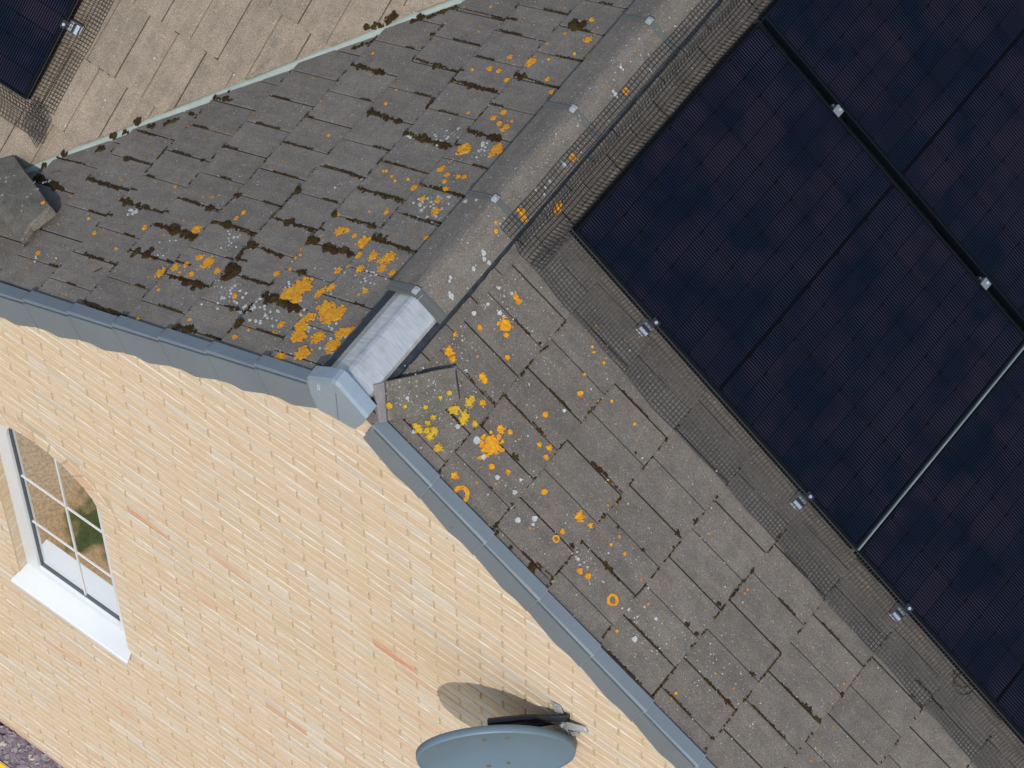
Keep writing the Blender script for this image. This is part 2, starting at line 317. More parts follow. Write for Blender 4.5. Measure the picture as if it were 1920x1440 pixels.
f = n.noise(p, 24, 4, 0.6); g = n.noise(p, 300, 3, 0.7)
c = n.ramp(f, [(0.34, (0.048, 0.024, 0.012)), (0.5, (0.044, 0.027, 0.011)), (0.60, (0.058, 0.042, 0.011)), (0.72, (0.085, 0.066, 0.014))])
c = n.mix(0.9, c, n.ramp(g, [(0.3, 0.35), (0.7, 1.45)]), 'MULTIPLY')
n.l(c, b.inputs['Base Color']); b.inputs['Roughness'].default_value = 1.0; b.inputs['Specular IOR Level'].default_value = 0.1
n.bump(g, 1.0, 0.006, b); M['moss'] = m
# window glass
m = bpy.data.materials.new('window_glass'); m.use_nodes = True; nt = m.node_tree; n = N(nt)
nt.nodes.remove(nt.nodes['Principled BSDF']); out = nt.nodes['Material Output']
tr = n.new('ShaderNodeBsdfTransparent'); tr.inputs[0].default_value = (0.86, 0.92, 0.90, 1)
gl = n.new('ShaderNodeBsdfGlossy'); gl.inputs['Roughness'].default_value = 0.01
fz = n.new('ShaderNodeFresnel'); fz.inputs[0].default_value = 1.6
mx = n.new('ShaderNodeMixShader'); n.l(fz.outputs[0], mx.inputs[0]); n.l(tr.outputs[0], mx.inputs[1]); n.l(gl.outputs[0], mx.inputs[2])
n.l(mx.outputs[0], out.inputs[0]); M['glass'] = m
# ground and bed
m, nt, b = newmat('garden_ground'); n = N(nt); p = n.pos()
f = n.noise(p, 1.1, 4); g = n.noise(p, 60, 4, 0.7)
c = n.ramp(f, [(0.33, (0.035, 0.055, 0.014)), (0.41, (0.06, 0.075, 0.02)), (0.44, (0.34, 0.23, 0.12)), (0.66, (0.38, 0.30, 0.20))])
c = n.mix(0.8, c, n.ramp(g, [(0.3, 0.5), (0.7, 1.4)]), 'MULTIPLY')
n.l(c, b.inputs['Base Color']); b.inputs['Roughness'].default_value = 1.0; M['ground'] = m
M['soil'] = mat_plain('dark_soil', (0.03, 0.025, 0.022), 1.0, 0, 0.4, 60)
m, nt, b = newmat('slate_chip'); n = N(nt)
tone = n.new('ShaderNodeAttribute', attribute_name='tone').outputs['Fac']
c = n.ramp(tone, [(0.0, (0.10, 0.08, 0.10)), (0.4, (0.18, 0.15, 0.17)), (0.75, (0.22, 0.19, 0.23)), (0.92, (0.20, 0.19, 0.18)), (1.0, (0.42, 0.38, 0.30))])
n.l(c, b.inputs['Base Color']); b.inputs['Roughness'].default_value = 0.6; M['slate'] = m
M['yellow'] = mat_plain('yellow_paint', (0.72, 0.50, 0.01), 0.4, 0, 0.06, 8)
M['timber'] = mat_plain('pale_timber', (0.50, 0.36, 0.18), 0.8, 0, 0.2, 20)
# =================================================================== SETTING
g = MB(); g.poly([(-600, -600, GROUND - 0.03), (600, -600, GROUND - 0.03), (600, 600, GROUND - 0.03), (-600, 600, GROUND - 0.03)])
g.build('ground', M['ground'], None, kind='structure')
g = MB(); g.box((-6.4, -0.1765, GROUND - 0.06), (3.9, 0.02, GROUND - 0.008)); g.build('planting_bed', M['soil'], None, kind='structure')
# =================================================================== HOUSE
house = empty('brick_house', (0, 0, GROUND))
thing(house, 'buff brick gable-ended house with mossy grey concrete tiled roof', 'house')
hroot = house
def part(name, mb, mat, smooth=False, parent=None, kind=None):
    o = mb.build(name, mat, None, smooth, kind); o.parent = parent or house
    if (parent or house) is house: o.matrix_parent_inverse = Matrix.Translation((0, 0, -GROUND))
    return o
def part_data(name, data, parent=None, kind=None):
    o = link(name, data, None, kind); o.parent = parent or house
    if (parent or house) is house: o.matrix_parent_inverse = Matrix.Translation((0, 0, -GROUND))
    return o
WX, WZ, WR = -1.865, -3.10, 0.335            # window: centre of the round head, radius
WB = -4.60                                    # window bottom (top of sill seat)
EAVE_A = 2.84; EAVE_B = 3.25
# --- gable wall backing with a hole for the window (mortar plane, 7 mm behind the brick face)
wall = MB(); YB = 0.0042
def wz(x):
    if x < -EAVE_A: return -EAVE_A * T_ - 0.04
    return -abs(x) * T_ - 0.04
arch = [(WX + WR * math.cos(a), WZ + WR * math.sin(a)) for a in [math.pi * k / 16 for k in range(17)]]
xs = [-6.2, -EAVE_A, -2.5, WX - WR] + [p[0] for p in reversed(arch)][1:-1] + [WX + WR, -1.0, 0.0, 1.6, EAVE_B - 0.1]
for i in range(len(xs) - 1):
    xa, xb = xs[i], xs[i + 1]
    if xa >= WX - WR - 1e-6 and xb <= WX + WR + 1e-6:
        za = WZ + math.sqrt(max(0, WR ** 2 - (xa - WX) ** 2)); zb = WZ + math.sqrt(max(0, WR ** 2 - (xb - WX) ** 2))
        wall.poly([(xa, YB, za), (xb, YB, zb), (xb, YB, wz(xb)), (xa, YB, wz(xa))])
        wall.poly([(xa, YB, GROUND - 0.3), (xb, YB, GROUND - 0.3), (xb, YB, WB), (xa, YB, WB)])
        wall.poly([(xa, YB, za), (xa, 0.12, za), (xb, 0.12, zb), (xb, YB, zb)])
    else:
        wall.poly([(xa, YB, GROUND - 0.3), (xb, YB, GROUND - 0.3), (xb, YB, wz(xb)), (xa, YB, wz(xa))])
for x in (WX - WR, WX + WR):
    wall.poly([(x, YB, WB), (x, 0.12, WB), (x, 0.12, WZ), (x, YB, WZ)])
wall.poly([(WX - WR, YB, WB), (WX + WR, YB, WB), (WX + WR, 0.12, WB), (WX - WR, 0.12, WB)])
# flank walls so that the house is closed
wall.poly([(EAVE_B - 0.1, YB, GROUND - 0.3), (EAVE_B - 0.1, 5.5, GROUND - 0.3), (EAVE_B - 0.1, 5.5, wz(EAVE_B - .1)), (EAVE_B - 0.1, YB, wz(EAVE_B - .1))])
gable = part('gable_wall', wall, M['mortar'])
# --- bricks
random.seed(7)
BL, BH, BX0, BZ0 = 0.228, 0.0760, 0.2624, -0.6484
def brick_tone(r):
    t = random.random()
    return (random.uniform(0.0, 0.60) if t < 0.70 else random.uniform(0.60, 0.84) if t < 0.92 else random.uniform(0.84, 0.95) if t < 0.99 else random.uniform(0.95, 1.0))
def brick_verts(x0, x1, z0, z1, y0=0.0, ch=0.0025, dep=0.05):
    c0 = [(x0, y0 + ch, z0), (x1, y0 + ch, z0), (x1, y0 + ch, z1), (x0, y0 + ch, z1)]
    i0 = [(x0 + ch, y0, z0 + ch), (x1 - ch, y0, z0 + ch), (x1 - ch, y0, z1 - ch), (x0 + ch, y0, z1 - ch)]
    b0 = [(x, y0 + dep, z) for x, _, z in c0]
    v = i0 + c0 + b0
    f = [(0, 1, 2, 3)]
    for k in range(4):
        j = (k + 1) % 4
        f.append((4 + k, 4 + j, j, k)); f.append((8 + k, 8 + j, 4 + j, 4 + k))
    return v, f
cand = []
n0 = int((GROUND - BZ0) / BH) - 2
for r in range(n0, 8):
    zc = BZ0 + r * BH; z0 = zc - 0.033; z1 = zc + 0.033
    if z0 < GROUND - 0.1: continue
    off = BL / 2 if r % 2 else 0.0
    k0 = int((-6.3 - BX0) / BL) - 1
    for k in range(k0, 18):
        xa = BX0 + off + k * BL + 0.005; xb = xa + BL - 0.010
        lo, hi = -6.2, EAVE_B - 0.1
        if z1 > -EAVE_A * T_ - 0.04: lo = -((-z1 - 0.045) / T_)
        if z1 > -(EAVE_B - 0.1) * T_ - 0.04: hi = (-z1 - 0.045) / T_
        if hi <= lo: continue
        segs = [(max(xa, lo), min(xb, hi))]
        # window opening and its ring of arch bricks
        if z1 > WB and z0 < WZ + WR + 0.115:
            if zc < WZ: hw = WR + 0.003
            else:
                ro = WR + 0.115; hw = math.sqrt(max(0, ro * ro - min(abs(z0 - WZ), abs(z1 - WZ)) ** 2)) + 0.004 if min(abs(z0 - WZ), abs(z1 - WZ)) < ro else 0
            if hw:
                new = []
                for a, bb in segs:
                    if a < WX - hw: new.append((a, min(bb, WX - hw)))
                    if bb > WX + hw: new.append((max(a, WX + hw), bb))
                segs = new
        for a, bb in segs:
            if bb - a > 0.02: cand.append((zc, a, bb, z0, z1))
RT = Matrix(ROT)
def project(p):
    q = RT @ (Vector(p) - CAMPOS); f = 8234.56
    return 960 + f * q.x / -q.z, 720 - f * q.y / -q.z
def verge_hidden(x, z): return z > -abs(x) * T_ - 0.19
vis = []; rest = []
for bk in cand:
    px, py = project(((bk[1] + bk[2]) / 2, 0, bk[0]))
    if -40 < px < 1960 and -40 < py < 1480 and not verge_hidden((bk[1] + bk[2]) / 2, bk[0]) : vis.append(bk)
    else: rest.append(bk)
vis.sort(key=lambda k: -k[0])
def tone_of(bk):
    if bk[4] < GROUND + 0.13: return random.uniform(0.92, 0.99)
    return brick_tone(0)
full = [bk for bk in vis if bk[2] - bk[1] > BL - 0.012][:300]
fs = set(full)
variants = []
for i in range(40):
    mbv = MB(); hx = (BL - 0.010) / 2
    v, f = brick_verts(-hx, hx, -0.033, 0.033)
    mbv.mesh(v, f, brick_tone(0)); variants.append(mbv.data('brick', M['brick']))
for bk in full:
    o = part_data('brick', random.choice(variants), gable)
    o.location = ((bk[1] + bk[2]) / 2, random.choice([-.0028, -.0018, -.001, 0, 0, .0008, .0012]), bk[0]); o.rotation_euler = (random.uniform(-.03, .03), random.uniform(-.004, .004), random.uniform(-.006, .006))
mb = MB()
for bk in vis + rest:
    if bk in fs: continue
    v, f = brick_verts(bk[1], bk[2], bk[3], bk[4], random.choice([-.0028, -.0018, -.001, 0, 0, .0008, .0012])); mb.mesh(v, f, tone_of(bk))
part('bricks', mb, M['brick'], parent=gable, kind='stuff')
# arch bricks, each its own piece
NV = 14
for i in range(NV):
    a0 = math.pi * i / NV + 0.012; a1 = math.pi * (i + 1) / NV - 0.012
    mb = MB(); ri, ro = WR + 0.002, WR + 0.105
    q = [(ri, a0), (ri, (a0 + a1) / 2), (ri, a1), (ro, a1), (ro, (a0 + a1) / 2), (ro, a0)]
    poly = [(WX + r * math.cos(a), WZ + r * math.sin(a)) for r, a in q]
    mb.prism(lambda u, v, h: (u, -h, v), poly, -0.1, 0.001, 0.0025, random.choice([0.1, 0.3, 0.45, 0.55, 0.9, 0.2, 0.5, 0.15]) if i not in (4, 3) else 0.93)
    part('arch_brick', mb, M['brick'], parent=gable)
# jamb bricks inside the reveal on both sides
for sx in (-1, 1):
    for r in range(n0, 0):
        zc = BZ0 + r * BH
        if zc - 0.033 < WB or zc + 0.033 > WZ: continue
        mb = MB(); x = WX + sx * WR
        mb.box((x - 0.003, 0.012, zc - 0.033), (x + 0.003, 0.075, zc + 0.033), brick_tone(0))
        part('jamb_brick', mb, M['brick'], parent=gable)
# --- window
win = empty('window', (0, 0, 0)); win.parent = house; win.matrix_parent_inverse = Matrix.Translation((0, 0, -GROUND))
YF = 0.078
def ringpts(off):
    pts = [(WX - WR + off, WB + off)]; pts += [(WX + (WR - off) * math.cos(a), WZ + (WR - off) * math.sin(a)) for a in [math.pi - math.pi * k / 20 for k in range(21)]]
    pts += [(WX + WR - off, WB + off)]; return pts
def frame_ring(mb, o0, o1, y0, y1):
    a = ringpts(o0); b2 = ringpts(o1); n_ = len(a)
    for i in range(n_):
        j = (i + 1) % n_
        mb.poly([(a[i][0], y0, a[i][1]), (a[j][0], y0, a[j][1]), (b2[j][0], y0, b2[j][1]), (b2[i][0], y0, b2[i][1])])
        mb.poly([(b2[i][0], y0, b2[i][1]), (b2[j][0], y0, b2[j][1]), (b2[j][0], y1, b2[j][1]), (b2[i][0], y1, b2[i][1])])
        mb.poly([(a[i][0], y0, a[i][1]), (a[i][0], y1, a[i][1]), (a[j][0], y1, a[j][1]), (a[j][0], y0, a[j][1])])
mb = MB(); frame_ring(mb, 0.001, 0.081, YF - 0.02, YF + 0.05); part('frame', mb, M['white'], parent=win)
mb = MB(); frame_ring(mb, 0.080, 0.0855, YF - 0.004, YF + 0.03); part('gasket', mb, M['gasket'], parent=win)
mb = MB(); pp = ringpts(0.07); mb.poly([(x, YF + 0.005, z) for x, z in pp]); part('pane', mb, M['glass'], parent=win)
def bar(x0, x1, z0, z1):
    mb = MB(); mb.box((x0, YF + 0.0005, z0), (x1, YF + 0.0042, z1)); part('glazing_bar', mb, M['bar'], parent=win)
bar(WX + 0.011, WX + 0.020, WB + 0.07, WZ + WR - 0.07)
for z in (-4.03, -3.54):
    for xa, xb in ((WX - WR + 0.08, WX + 0.0105), (WX + 0.0205, WX + WR - 0.08)): bar(xa, xb, z - 0.004, z + 0.004)
mb = MB()
prof = [(0.062, WB + 0.030), (-0.045, WB + 0.012), (-0.052, WB + 0.004), (-0.052, WB - 0.022), (-0.046, WB - 0.024), (-0.046, WB - 0.002), (0.062, WB - 0.002)]
xl, xr = WX - WR - 0.012, WX + WR + 0.035
for i in range(len(prof)):
    j = (i + 1) % len(prof); ya, za = prof[i]; yb_, zb = prof[j]
    mb.poly([(xl if ya < 0 else WX - WR + .002, ya, za), (xr if ya < 0 else WX + WR - .002, ya, za), (xr if yb_ < 0 else WX + WR - .002, yb_, zb), (xl if yb_ < 0 else WX - WR + .002, yb_, zb)])
mb.poly([(xl, y, z) if y < 0 else (WX - WR + .002, y, z) for y, z in prof]); mb.poly([(xr, y, z) if y < 0 else (WX + WR - .002, y, z) for y, z in reversed(prof)])
part('sill', mb, M['white'], parent=win)
mb = MB(); mb.box((WX - WR - .02, YF + 0.055, WB + 0.05), (WX + WR + .02, 0.36, WB + 0.075)); part('inner_sill', mb, M['white'], parent=win)
mb = MB()
for q in ([(-3.2, 2.2, GROUND), (-0.6, 2.2, GROUND), (-0.6, 2.2, -2.4), (-3.2, 2.2, -2.4)], [(-3.2, .13, -5.0), (-.6, .13, -5.0), (-.6, 2.2, -5.0), (-3.2, 2.2, -5.0)], [(-3.2, .13, -2.4), (-.6, .13, -2.4), (-.6, 2.2, -2.4), (-3.2, 2.2, -2.4)], [(-3.2, .13, -5), (-3.2, 2.2, -5), (-3.2, 2.2, -2.4), (-3.2, .13, -2.4)], [(-.6, .13, -5), (-.6, 2.2, -5), (-.6, 2.2, -2.4), (-.6, .13, -2.4)]): mb.poly(q)
part('room_lining', mb, M['room'], parent=win)
# =================================================================== ROOF
random.seed(21)
def sheet(name, pts, mat=M['under']):
    mb = MB(); mb.poly(pts); return part(name, mb, mat)
VALLEY_A = -0.004          # how far the cut tiles of each slope stay back from the valley line (horizontal m)
VALLEY_C = 0.030
slopes = {}
def tile_slope(name, fr, mat, rows, ymin, ymax, joint, base, cutter, under):
    "one slope: an underlay sheet as the part, every tile its own sub-part"
    sh = MB(); sh.poly(under); sl = part(name, sh, M['under'])
    gap = 0.0026 if name.startswith('wing') else 0.0036
    for k in rows:
        uk = base + G * k
        j0 = joint(k)
        i0 = int(math.floor((ymin - j0) / 0.3)) - 1
        i1 = int(math.ceil((ymax - j0) / 0.3)) + 1
        for i in range(i0, i1):
            va = j0 + 0.3 * i + gap; vb = va + 0.3 - 2 * gap
            du = random.uniform(-0.006, 0.006)
            lo, hi = uk + du - G - 0.06, uk + du
            whole = [(lo, va), (hi, va), (hi, vb), (lo, vb)]
            w2 = cutter(whole)
            if area(w2) < 0.002: continue
            uncut = abs(area(w2) - area(whole)) < 1e-6
            vm = (va + vb) / 2
            tilt = random.uniform(-0.0012, 0.0012); lift = random.uniform(-0.0022, 0.0008); sk = random.uniform(-.002, .002)
            mb = MB()
            def top(u, v, hi=hi, vm=vm): return 0.008 - 0.017 * (hi - u) / G + lift + tilt * (v - vm) / 0.15
            def bot(u, v, hi=hi, vm=vm): return top(u, v) - 0.0155
            fr2 = lambda u, v, h: fr(u + sk * (v - vm) / .15, v, h)
            for pa, pb, dh, ch in ((va, vm - 0.0022, 0, 0.0018), (vm + 0.0022, vb, 0, 0.0018), (vm - 0.0026, vm + 0.0026, -0.0075, 0)):
                pl = cutter([(lo, pa), (hi - (0.002 if dh else 0), pa), (hi - (0.002 if dh else 0), pb), (lo, pb)])
                if area(pl) < 1e-5 or len(pl) < 3: continue
                mb.prism(fr2, pl, (lambda u, v, d=dh: bot(u, v) + (0.001 if d else 0)), (lambda u, v, d=dh: top(u, v) + d), ch)
            if mb.v: part('tile', mb, mat, parent=sl)
    return sl
# west slope A: y between the verge and the valley
def cutA(p):
    p = clip(p, 0, -1, 0.020)                                   # verge, y >= -0.02
    p = clip(p, C_, 1, Y0 - VALLEY_A)                            # valley: y <= x + Y0, x = -u c
    return clip(p, -1, 0, -0.015)
def jointA(k): return (0.073 if k % 2 else 0.300) - 0.006 * k
slopeA = tile_slope('west_roof_slope', PA, M['tile_w'], range(0, 11), -0.02, 3.0, jointA, U0, cutA, [PA(0, -.02, -.02), PA(EAVE_A / C_, -.02, -.02), PA((EAVE_A) / C_, 0.0, -.02), PA(0.0, Y0, -.02)])
def cutB(p):
    p = clip(p, 0, -1, 0.020); p = clip(p, 0, 1, 4.4)
    return clip(p, -1, 0, -0.015)
def jointB(k): return (0.242 if k % 2 else 0.314) - 0.011 * k
slopeB = tile_slope('east_roof_slope', PB, M['tile_e'], range(0, 13), -0.02, 4.4, jointB, U0, cutB, [PB(0, -.02, -.02), PB(EAVE_B / C_, -.02, -.02), PB(EAVE_B / C_, 4.4, -.02), PB(0, 4.4, -.02)])
# front slope of the cross wing C: y >= x + Y0 ; here v = x
UC = 1.905 - 5 * G
def cutC(p):
    # y = Y0 - u c ; need y >= v + Y0 + VALLEY_C -> v + u c <= -VALLEY_C
    p = clip(p, C_, 1, -VALLEY_C)
    p = clip(p, 0, -1, 6.28)
    return p
def jointC(k): return 0.065 if k % 2 else 0.0
slopeC = tile_slope('wing_roof_slope', PC, M['tile_c'], range(0, 11), -6.3, 0.3, jointC, UC, cutC, [PC(0.02, -6.3, -.022), PC(3.49, -6.3, -.022), PC(3.49, -2.84, -.022), PC(0.02, -.016, -.022)])
# back of the main ridge beyond the wing, wing top edge (out of view, closes the volume)
mb = MB(); mb.poly([(-6.3, 2.82, -0.02), (-0.1, 2.82, -0.02), (-2.3, 5.6, -2.0), (-6.3, 5.6, -2.0)]); part('rear_roof_slope', mb, M['tile_c'])
# --- valley liner: pale green trough along the line x = y - Y0
mb = MB(); ns = 26
def vpt(t, off, h):            # t: x on the valley line, off: horizontal distance towards wing (+) or west slope (-)
    x = t - off * 0.7071; y = t + Y0 + off * 0.7071
    z = (y - Y0) * T_ if off >= 0 else x * T_
    return (x, y, z + h)
cols = [(-0.10, -0.034), (-0.03, -0.028), (-0.010, -0.016), (0.0, -0.008), (0.012, -0.005), (0.022, -0.008), (0.034, -0.020), (0.12, -0.034)]
vs = []; fs_ = []
for i in range(ns + 1):
    t = -2.9 + (2.9 - 0.05) * i / ns
    for off, h in cols: vs.append(vpt(t, off + random.uniform(-.0015, .0015), h + random.uniform(-.001, .001)))
nc = len(cols)
for i in range(ns):
    for j in range(nc - 1): fs_.append((i * nc + j, (i + 1) * nc + j, (i + 1) * nc + j + 1, i * nc + j + 1))
mb.mesh(vs, fs_); part('valley_liner', mb, M['valley'], True)
# --- ridge
RX = -0.012
def ridge_profile(grow=0.0, drop=0.0):
    pts = [(-0.134, -0.050), (-0.100, -0.023), (-0.070, 0.000), (-0.048, 0.017), (-0.028, 0.031), (-0.010, 0.039), (0.010, 0.039), (0.028, 0.031), (0.048, 0.017), (0.070, 0.000), (0.100, -0.023), (0.124, -0.043)]
    return [(RX + x * (1 + grow * 4), z + 0.006 + grow - drop) for x, z in pts]
def ridge_shell(mb, y0, y1, prof, thick, jit=0.0):
    n_ = len(prof); outer0 = [(x + random.uniform(-jit, jit), y0, z + random.uniform(-jit, jit)) for x, z in prof]; outer1 = [(x + random.uniform(-jit, jit), y1, z) for x, z in prof]
    cx, cz = RX, -0.1
    def inn(p):
        d = Vector((p[0] - cx, 0, p[2] - cz)).normalized(); return (p[0] - d.x * thick, p[1], p[2] - d.z * thick)
    vs = outer0 + outer1 + [inn(p) for p in outer0] + [inn(p) for p in outer1]
    fs = []
    for i in range(n_ - 1):
        fs += [(i, i + 1, n_ + i + 1, n_ + i), (2 * n_ + i, 3 * n_ + i, 3 * n_ + i + 1, 2 * n_ + i + 1), (i, 2 * n_ + i, 2 * n_ + i + 1, i + 1), (n_ + i, n_ + i + 1, 3 * n_ + i + 1, 3 * n_ + i)]
    fs += [(0, n_, 3 * n_, 2 * n_), (n_ - 1, 3 * n_ - 1, 4 * n_ - 1, 2 * n_ - 1)]
    mb.mesh(vs, fs)
RY, RS = 0.4516, 0.4903
for k in range(8):
    mb = MB(); ya = RY + RS * k + 0.006; yb_ = ya + RS - 0.012
    ridge_shell(mb, ya, yb_, ridge_profile(), 0.016, 0.0006)
    part('ridge_tile', mb, M['ridge'])
for k in range(8):
    y = RY + RS * k
    un = empty('ridge_union'); un.parent = house; un.matrix_parent_inverse = Matrix.Translation((0, 0, -GROUND))
    pr = ridge_profile(0.003)
    wdt = 0.022 if k == 0 else 0.0125
    mb = MB(); ridge_shell(mb, y - wdt, y + wdt, pr, 0.006); part('band', mb, M['union'], parent=un)
    for dy in (-wdt * 0.62, wdt * 0.62):
        mb = MB(); ridge_shell(mb, y + dy - 0.0025, y + dy + 0.0025, ridge_profile(0.0052), 0.004); part('rib', mb, M['union'], parent=un)
    mb = MB()
    mb.fbox(lambda a, b2, c2: (RX + a, y + b2, 0.060 + c2 - abs(a) * 0.25), (-0.010, -0.016, 0), (0.010, 0.016, 0.003))
    mb.fbox(lambda a, b2, c2: (RX + a, y + b2, 0.060 + c2), (-0.0125, -0.013, -0.006), (-0.0098, 0.013, 0.004))
    part('clip', mb, M['galv'], parent=un)
    mb = MB(); mb.tube([(RX, y, 0.062), (RX, y, 0.067)], 0.0065, 8); mb.tube([(RX, y, 0.067), (RX, y, 0.071)], 0.004, 6); part('screw', mb, M['galv'], parent=un)
# black ventilating roll under the ridge on both sides
for nm, fr, ua, ub in (('ridge_roll', PA, 0.05, 0.172), ('ridge_roll', PB, 0.05, 0.137)):
    mb = MB(); ny = 120; prof = [(ua, 0.012), (ub - 0.03, 0.020), (ub - 0.012, 0.019), (ub, 0.0095)]
    vs = []; fs = []
    for i in range(ny + 1):
        y = 0.02 + 4.3 * i / ny
        for u, h in prof: vs.append(fr(u + random.uniform(-.0025, .0025), y, h + (0.0028 if i % 2 else 0) * (1 if u > 0.08 else 0)))
    for i in range(ny):
        for j in range(3): fs.append((i * 4 + j, (i + 1) * 4 + j, (i + 1) * 4 + j + 1, i * 4 + j + 1))
    mb.mesh(vs, fs); part(nm, mb, M['roll'])
# bare galvanised ridge liner where the first ridge tile is missing
mb = MB()
prof = [(-0.100, -0.052), (-0.080, -0.028), (-0.070, -0.013), (-0.030, 0.016), (-0.014, 0.030), (0.000, 0.035), (0.016, 0.030), (0.030, 0.020), (0.082, -0.018), (0.094, -0.030), (0.100, -0.048)]
vs = []; fs = []; ny = 14
for i in range(ny + 1):
    y = 0.0 + 0.47 * i / ny
    for x, z in prof: vs.append((x + RX * .3, y, z + 0.012 + random.uniform(-.0007, .0007)))
npf = len(prof)
for i in range(ny):
    for j in range(npf - 1): fs.append((i * npf + j, i * npf + j + 1, (i + 1) * npf + j + 1, (i + 1) * npf + j))
mb.mesh(vs, fs)
part('ridge_liner', mb, M['liner'])
# end cap of the ridge
cap = empty('ridge_end_cap'); cap.parent = house; cap.matrix_parent_inverse = Matrix.Translation((0, 0, -GROUND))
YC0, YC1 = -0.042, 0.018
front = [(-0.150, -0.060), (-0.085, 0.010), (-0.030, 0.062), (-0.010, 0.070), (0.010, 0.062), (0.066, 0.012), (0.132, -0.046), (0.104, -0.135), (0.068, -0.212), (0.05, -0.222), (-0.042, -0.240), (-0.100, -0.258), (-0.115, -0.252), (-0.140, -0.165)]
mb = MB(); mb.prism(lambda u, v, h: (u, -h, v), front, 0.034, -YC0, 0.004); part('face_plate', mb, M['cap'], parent=cap)
mb = MB(); topl = front[:7]
def capring(y, dz, gx): return [(RX + (x - RX) * gx, y, z + dz) for x, z in topl]
rings = [capring(YC0 + 0.002, 0.0, 1.0), capring(YC0 + 0.012, 0.009, 1.02), capring(YC1, 0.016, 1.02), capring(YC1, 0.008, 0.98), capring(YC0 + 0.012, -0.01, 0.94)]
vs = [p for r in rings for p in r]; fs = []
for i in range(len(rings) - 1):
    for j in range(6): fs.append((i * 7 + j, i * 7 + j + 1, (i + 1) * 7 + j + 1, (i + 1) * 7 + j))
mb.mesh(vs, fs); part('hood', mb, M['cap'], parent=cap)
mb = MB(); mb.box((-0.0105, YC0 - 0.0008, -0.226), (-0.0085, YC0 + 0.002, 0.0)); part('seam', mb, M['gasket'], parent=cap)
mb = MB(); mb.tube([(-0.09, YC0 - 0.001, -0.035), (-0.086, YC0 - 0.001, -0.07), (-0.099, YC0 - 0.001, -0.072), (-0.094, YC0 - 0.001, -0.03)], 0.0012, 4); part('chalk_mark', mb, M['white'], parent=cap)
# --- verge units, one for each course
def smooth(t): t = max(0, min(1, t)); return t * t * (3 - 2 * t)
def verge_unit(fr, k):
    u1 = U0 + G * k + 0.010; u0 = u1 - G - 0.014
    mb = MB(); st = 26; vs = []; fs = []
    for i in range(st + 1):
        s = i / st; u = u0 + (u1 - u0) * s
        t = 1 - s                                   # 0 at the lower end, rising up the slope
        wave = 0 if t < 0.16 else smooth((t - 0.16) / 0.30) if t < 0.46 else 1 - (t - 0.46) / 0.54
        D = 0.154 + 0.025 * wave
        pr = 0.0050 * s - 0.0020; hp = 0.019 * s - 0.011                    # the lower end of a unit laps over the next
        rnd = 0.004 if i in (0, st) else 0
        for y, h in ((0.022, 0.002 + hp), (0.022, 0.015 + hp), (-0.028, 0.020 + hp), (-0.0345 - pr, 0.014 + hp), (-0.0355 - pr, -0.010 + hp), (-0.037 - pr, -0.05 + hp * .6), (-0.037 - pr, -D + 0.006), (-0.033 - pr, -D), (-0.004, -D)):
            # the face hangs vertically: shift u so that "down" follows the wall
            vs.append(fr(u - (S_ * (h - 0.016) / 1.0) * (1 if h < 0 else 0) * 0.55, y, h))
    n_ = 9
    for i in range(st):
        for j in range(n_ - 1): fs.append((i * n_ + j, (i + 1) * n_ + j, (i + 1) * n_ + j + 1, i * n_ + j + 1))
    fs.append(tuple(st * n_ + j for j in range(n_))); fs.append(tuple(reversed(range(n_))))
    mb.mesh(vs, fs); vu = part('verge_unit', mb, M['verge'])
    # worn lip at the lower end
    mb = MB(); ue = u1 - 0.0005; e = 0.0046
    prof_l = [(0.0215, 0.0235), (-0.028, 0.0285), (-0.0385, 0.022), (-0.0405, -0.01), (-0.0412, -0.05), (-0.0412, -0.148)]
    vs = []
    for uu in (ue - 0.0055, ue):
        for y, h in prof_l: vs.append(fr(uu - (S_ * (h - 0.016)) * (1 if h < 0 else 0) * 0.55, y, h))
    n2 = len(prof_l); mb.mesh(vs, [(j, j + 1, n2 + j + 1, n2 + j) for j in range(n2 - 1)])
    part('end_lip', mb, M['verge_lip'], parent=vu)
    # dark strip standing in for the shaded gap under the top flange
    mb = MB(); mb.prism(lambda u, v, h: fr(u, -0.0362 - 0.0038 * (u - u0) / (u1 - u0) - h, v), [(u0 + 0.02, -0.001), (u1 - 0.008, 0.0155), (u1 - 0.008, 0.0190), (u0 + 0.02, 0.0025)], -0.002, 0.0026); part('gap_shade_strip', mb, M['gasket'], parent=vu)
for k in range(1, 11): verge_unit(PA, k)
for k in range(1, 13): verge_unit(PB, k)
for fr in (PA, PB):
    mb = MB(); mb.fbox(fr, (0.05, 0.012, -0.11), (3.45, 0.06, -0.03)); part('barge_batten', mb, M['under'])
# gutter along the east eave and the wing eave (out of frame, seen from the side)
mb = MB(); pts = [PB(EAVE_B / C_ + 0.03, -0.03 + 4.4 * i / 6, -0.09) for i in range(7)]; mb.tube(pts, 0.055, 8); part('gutter', mb, M['black'])
mb = MB(); pts = [PC(3.53, -6.2 + 3.36 * i / 6, -0.09) for i in range(7)]; mb.tube(pts, 0.055, 8); part('gutter', mb, M['black'])
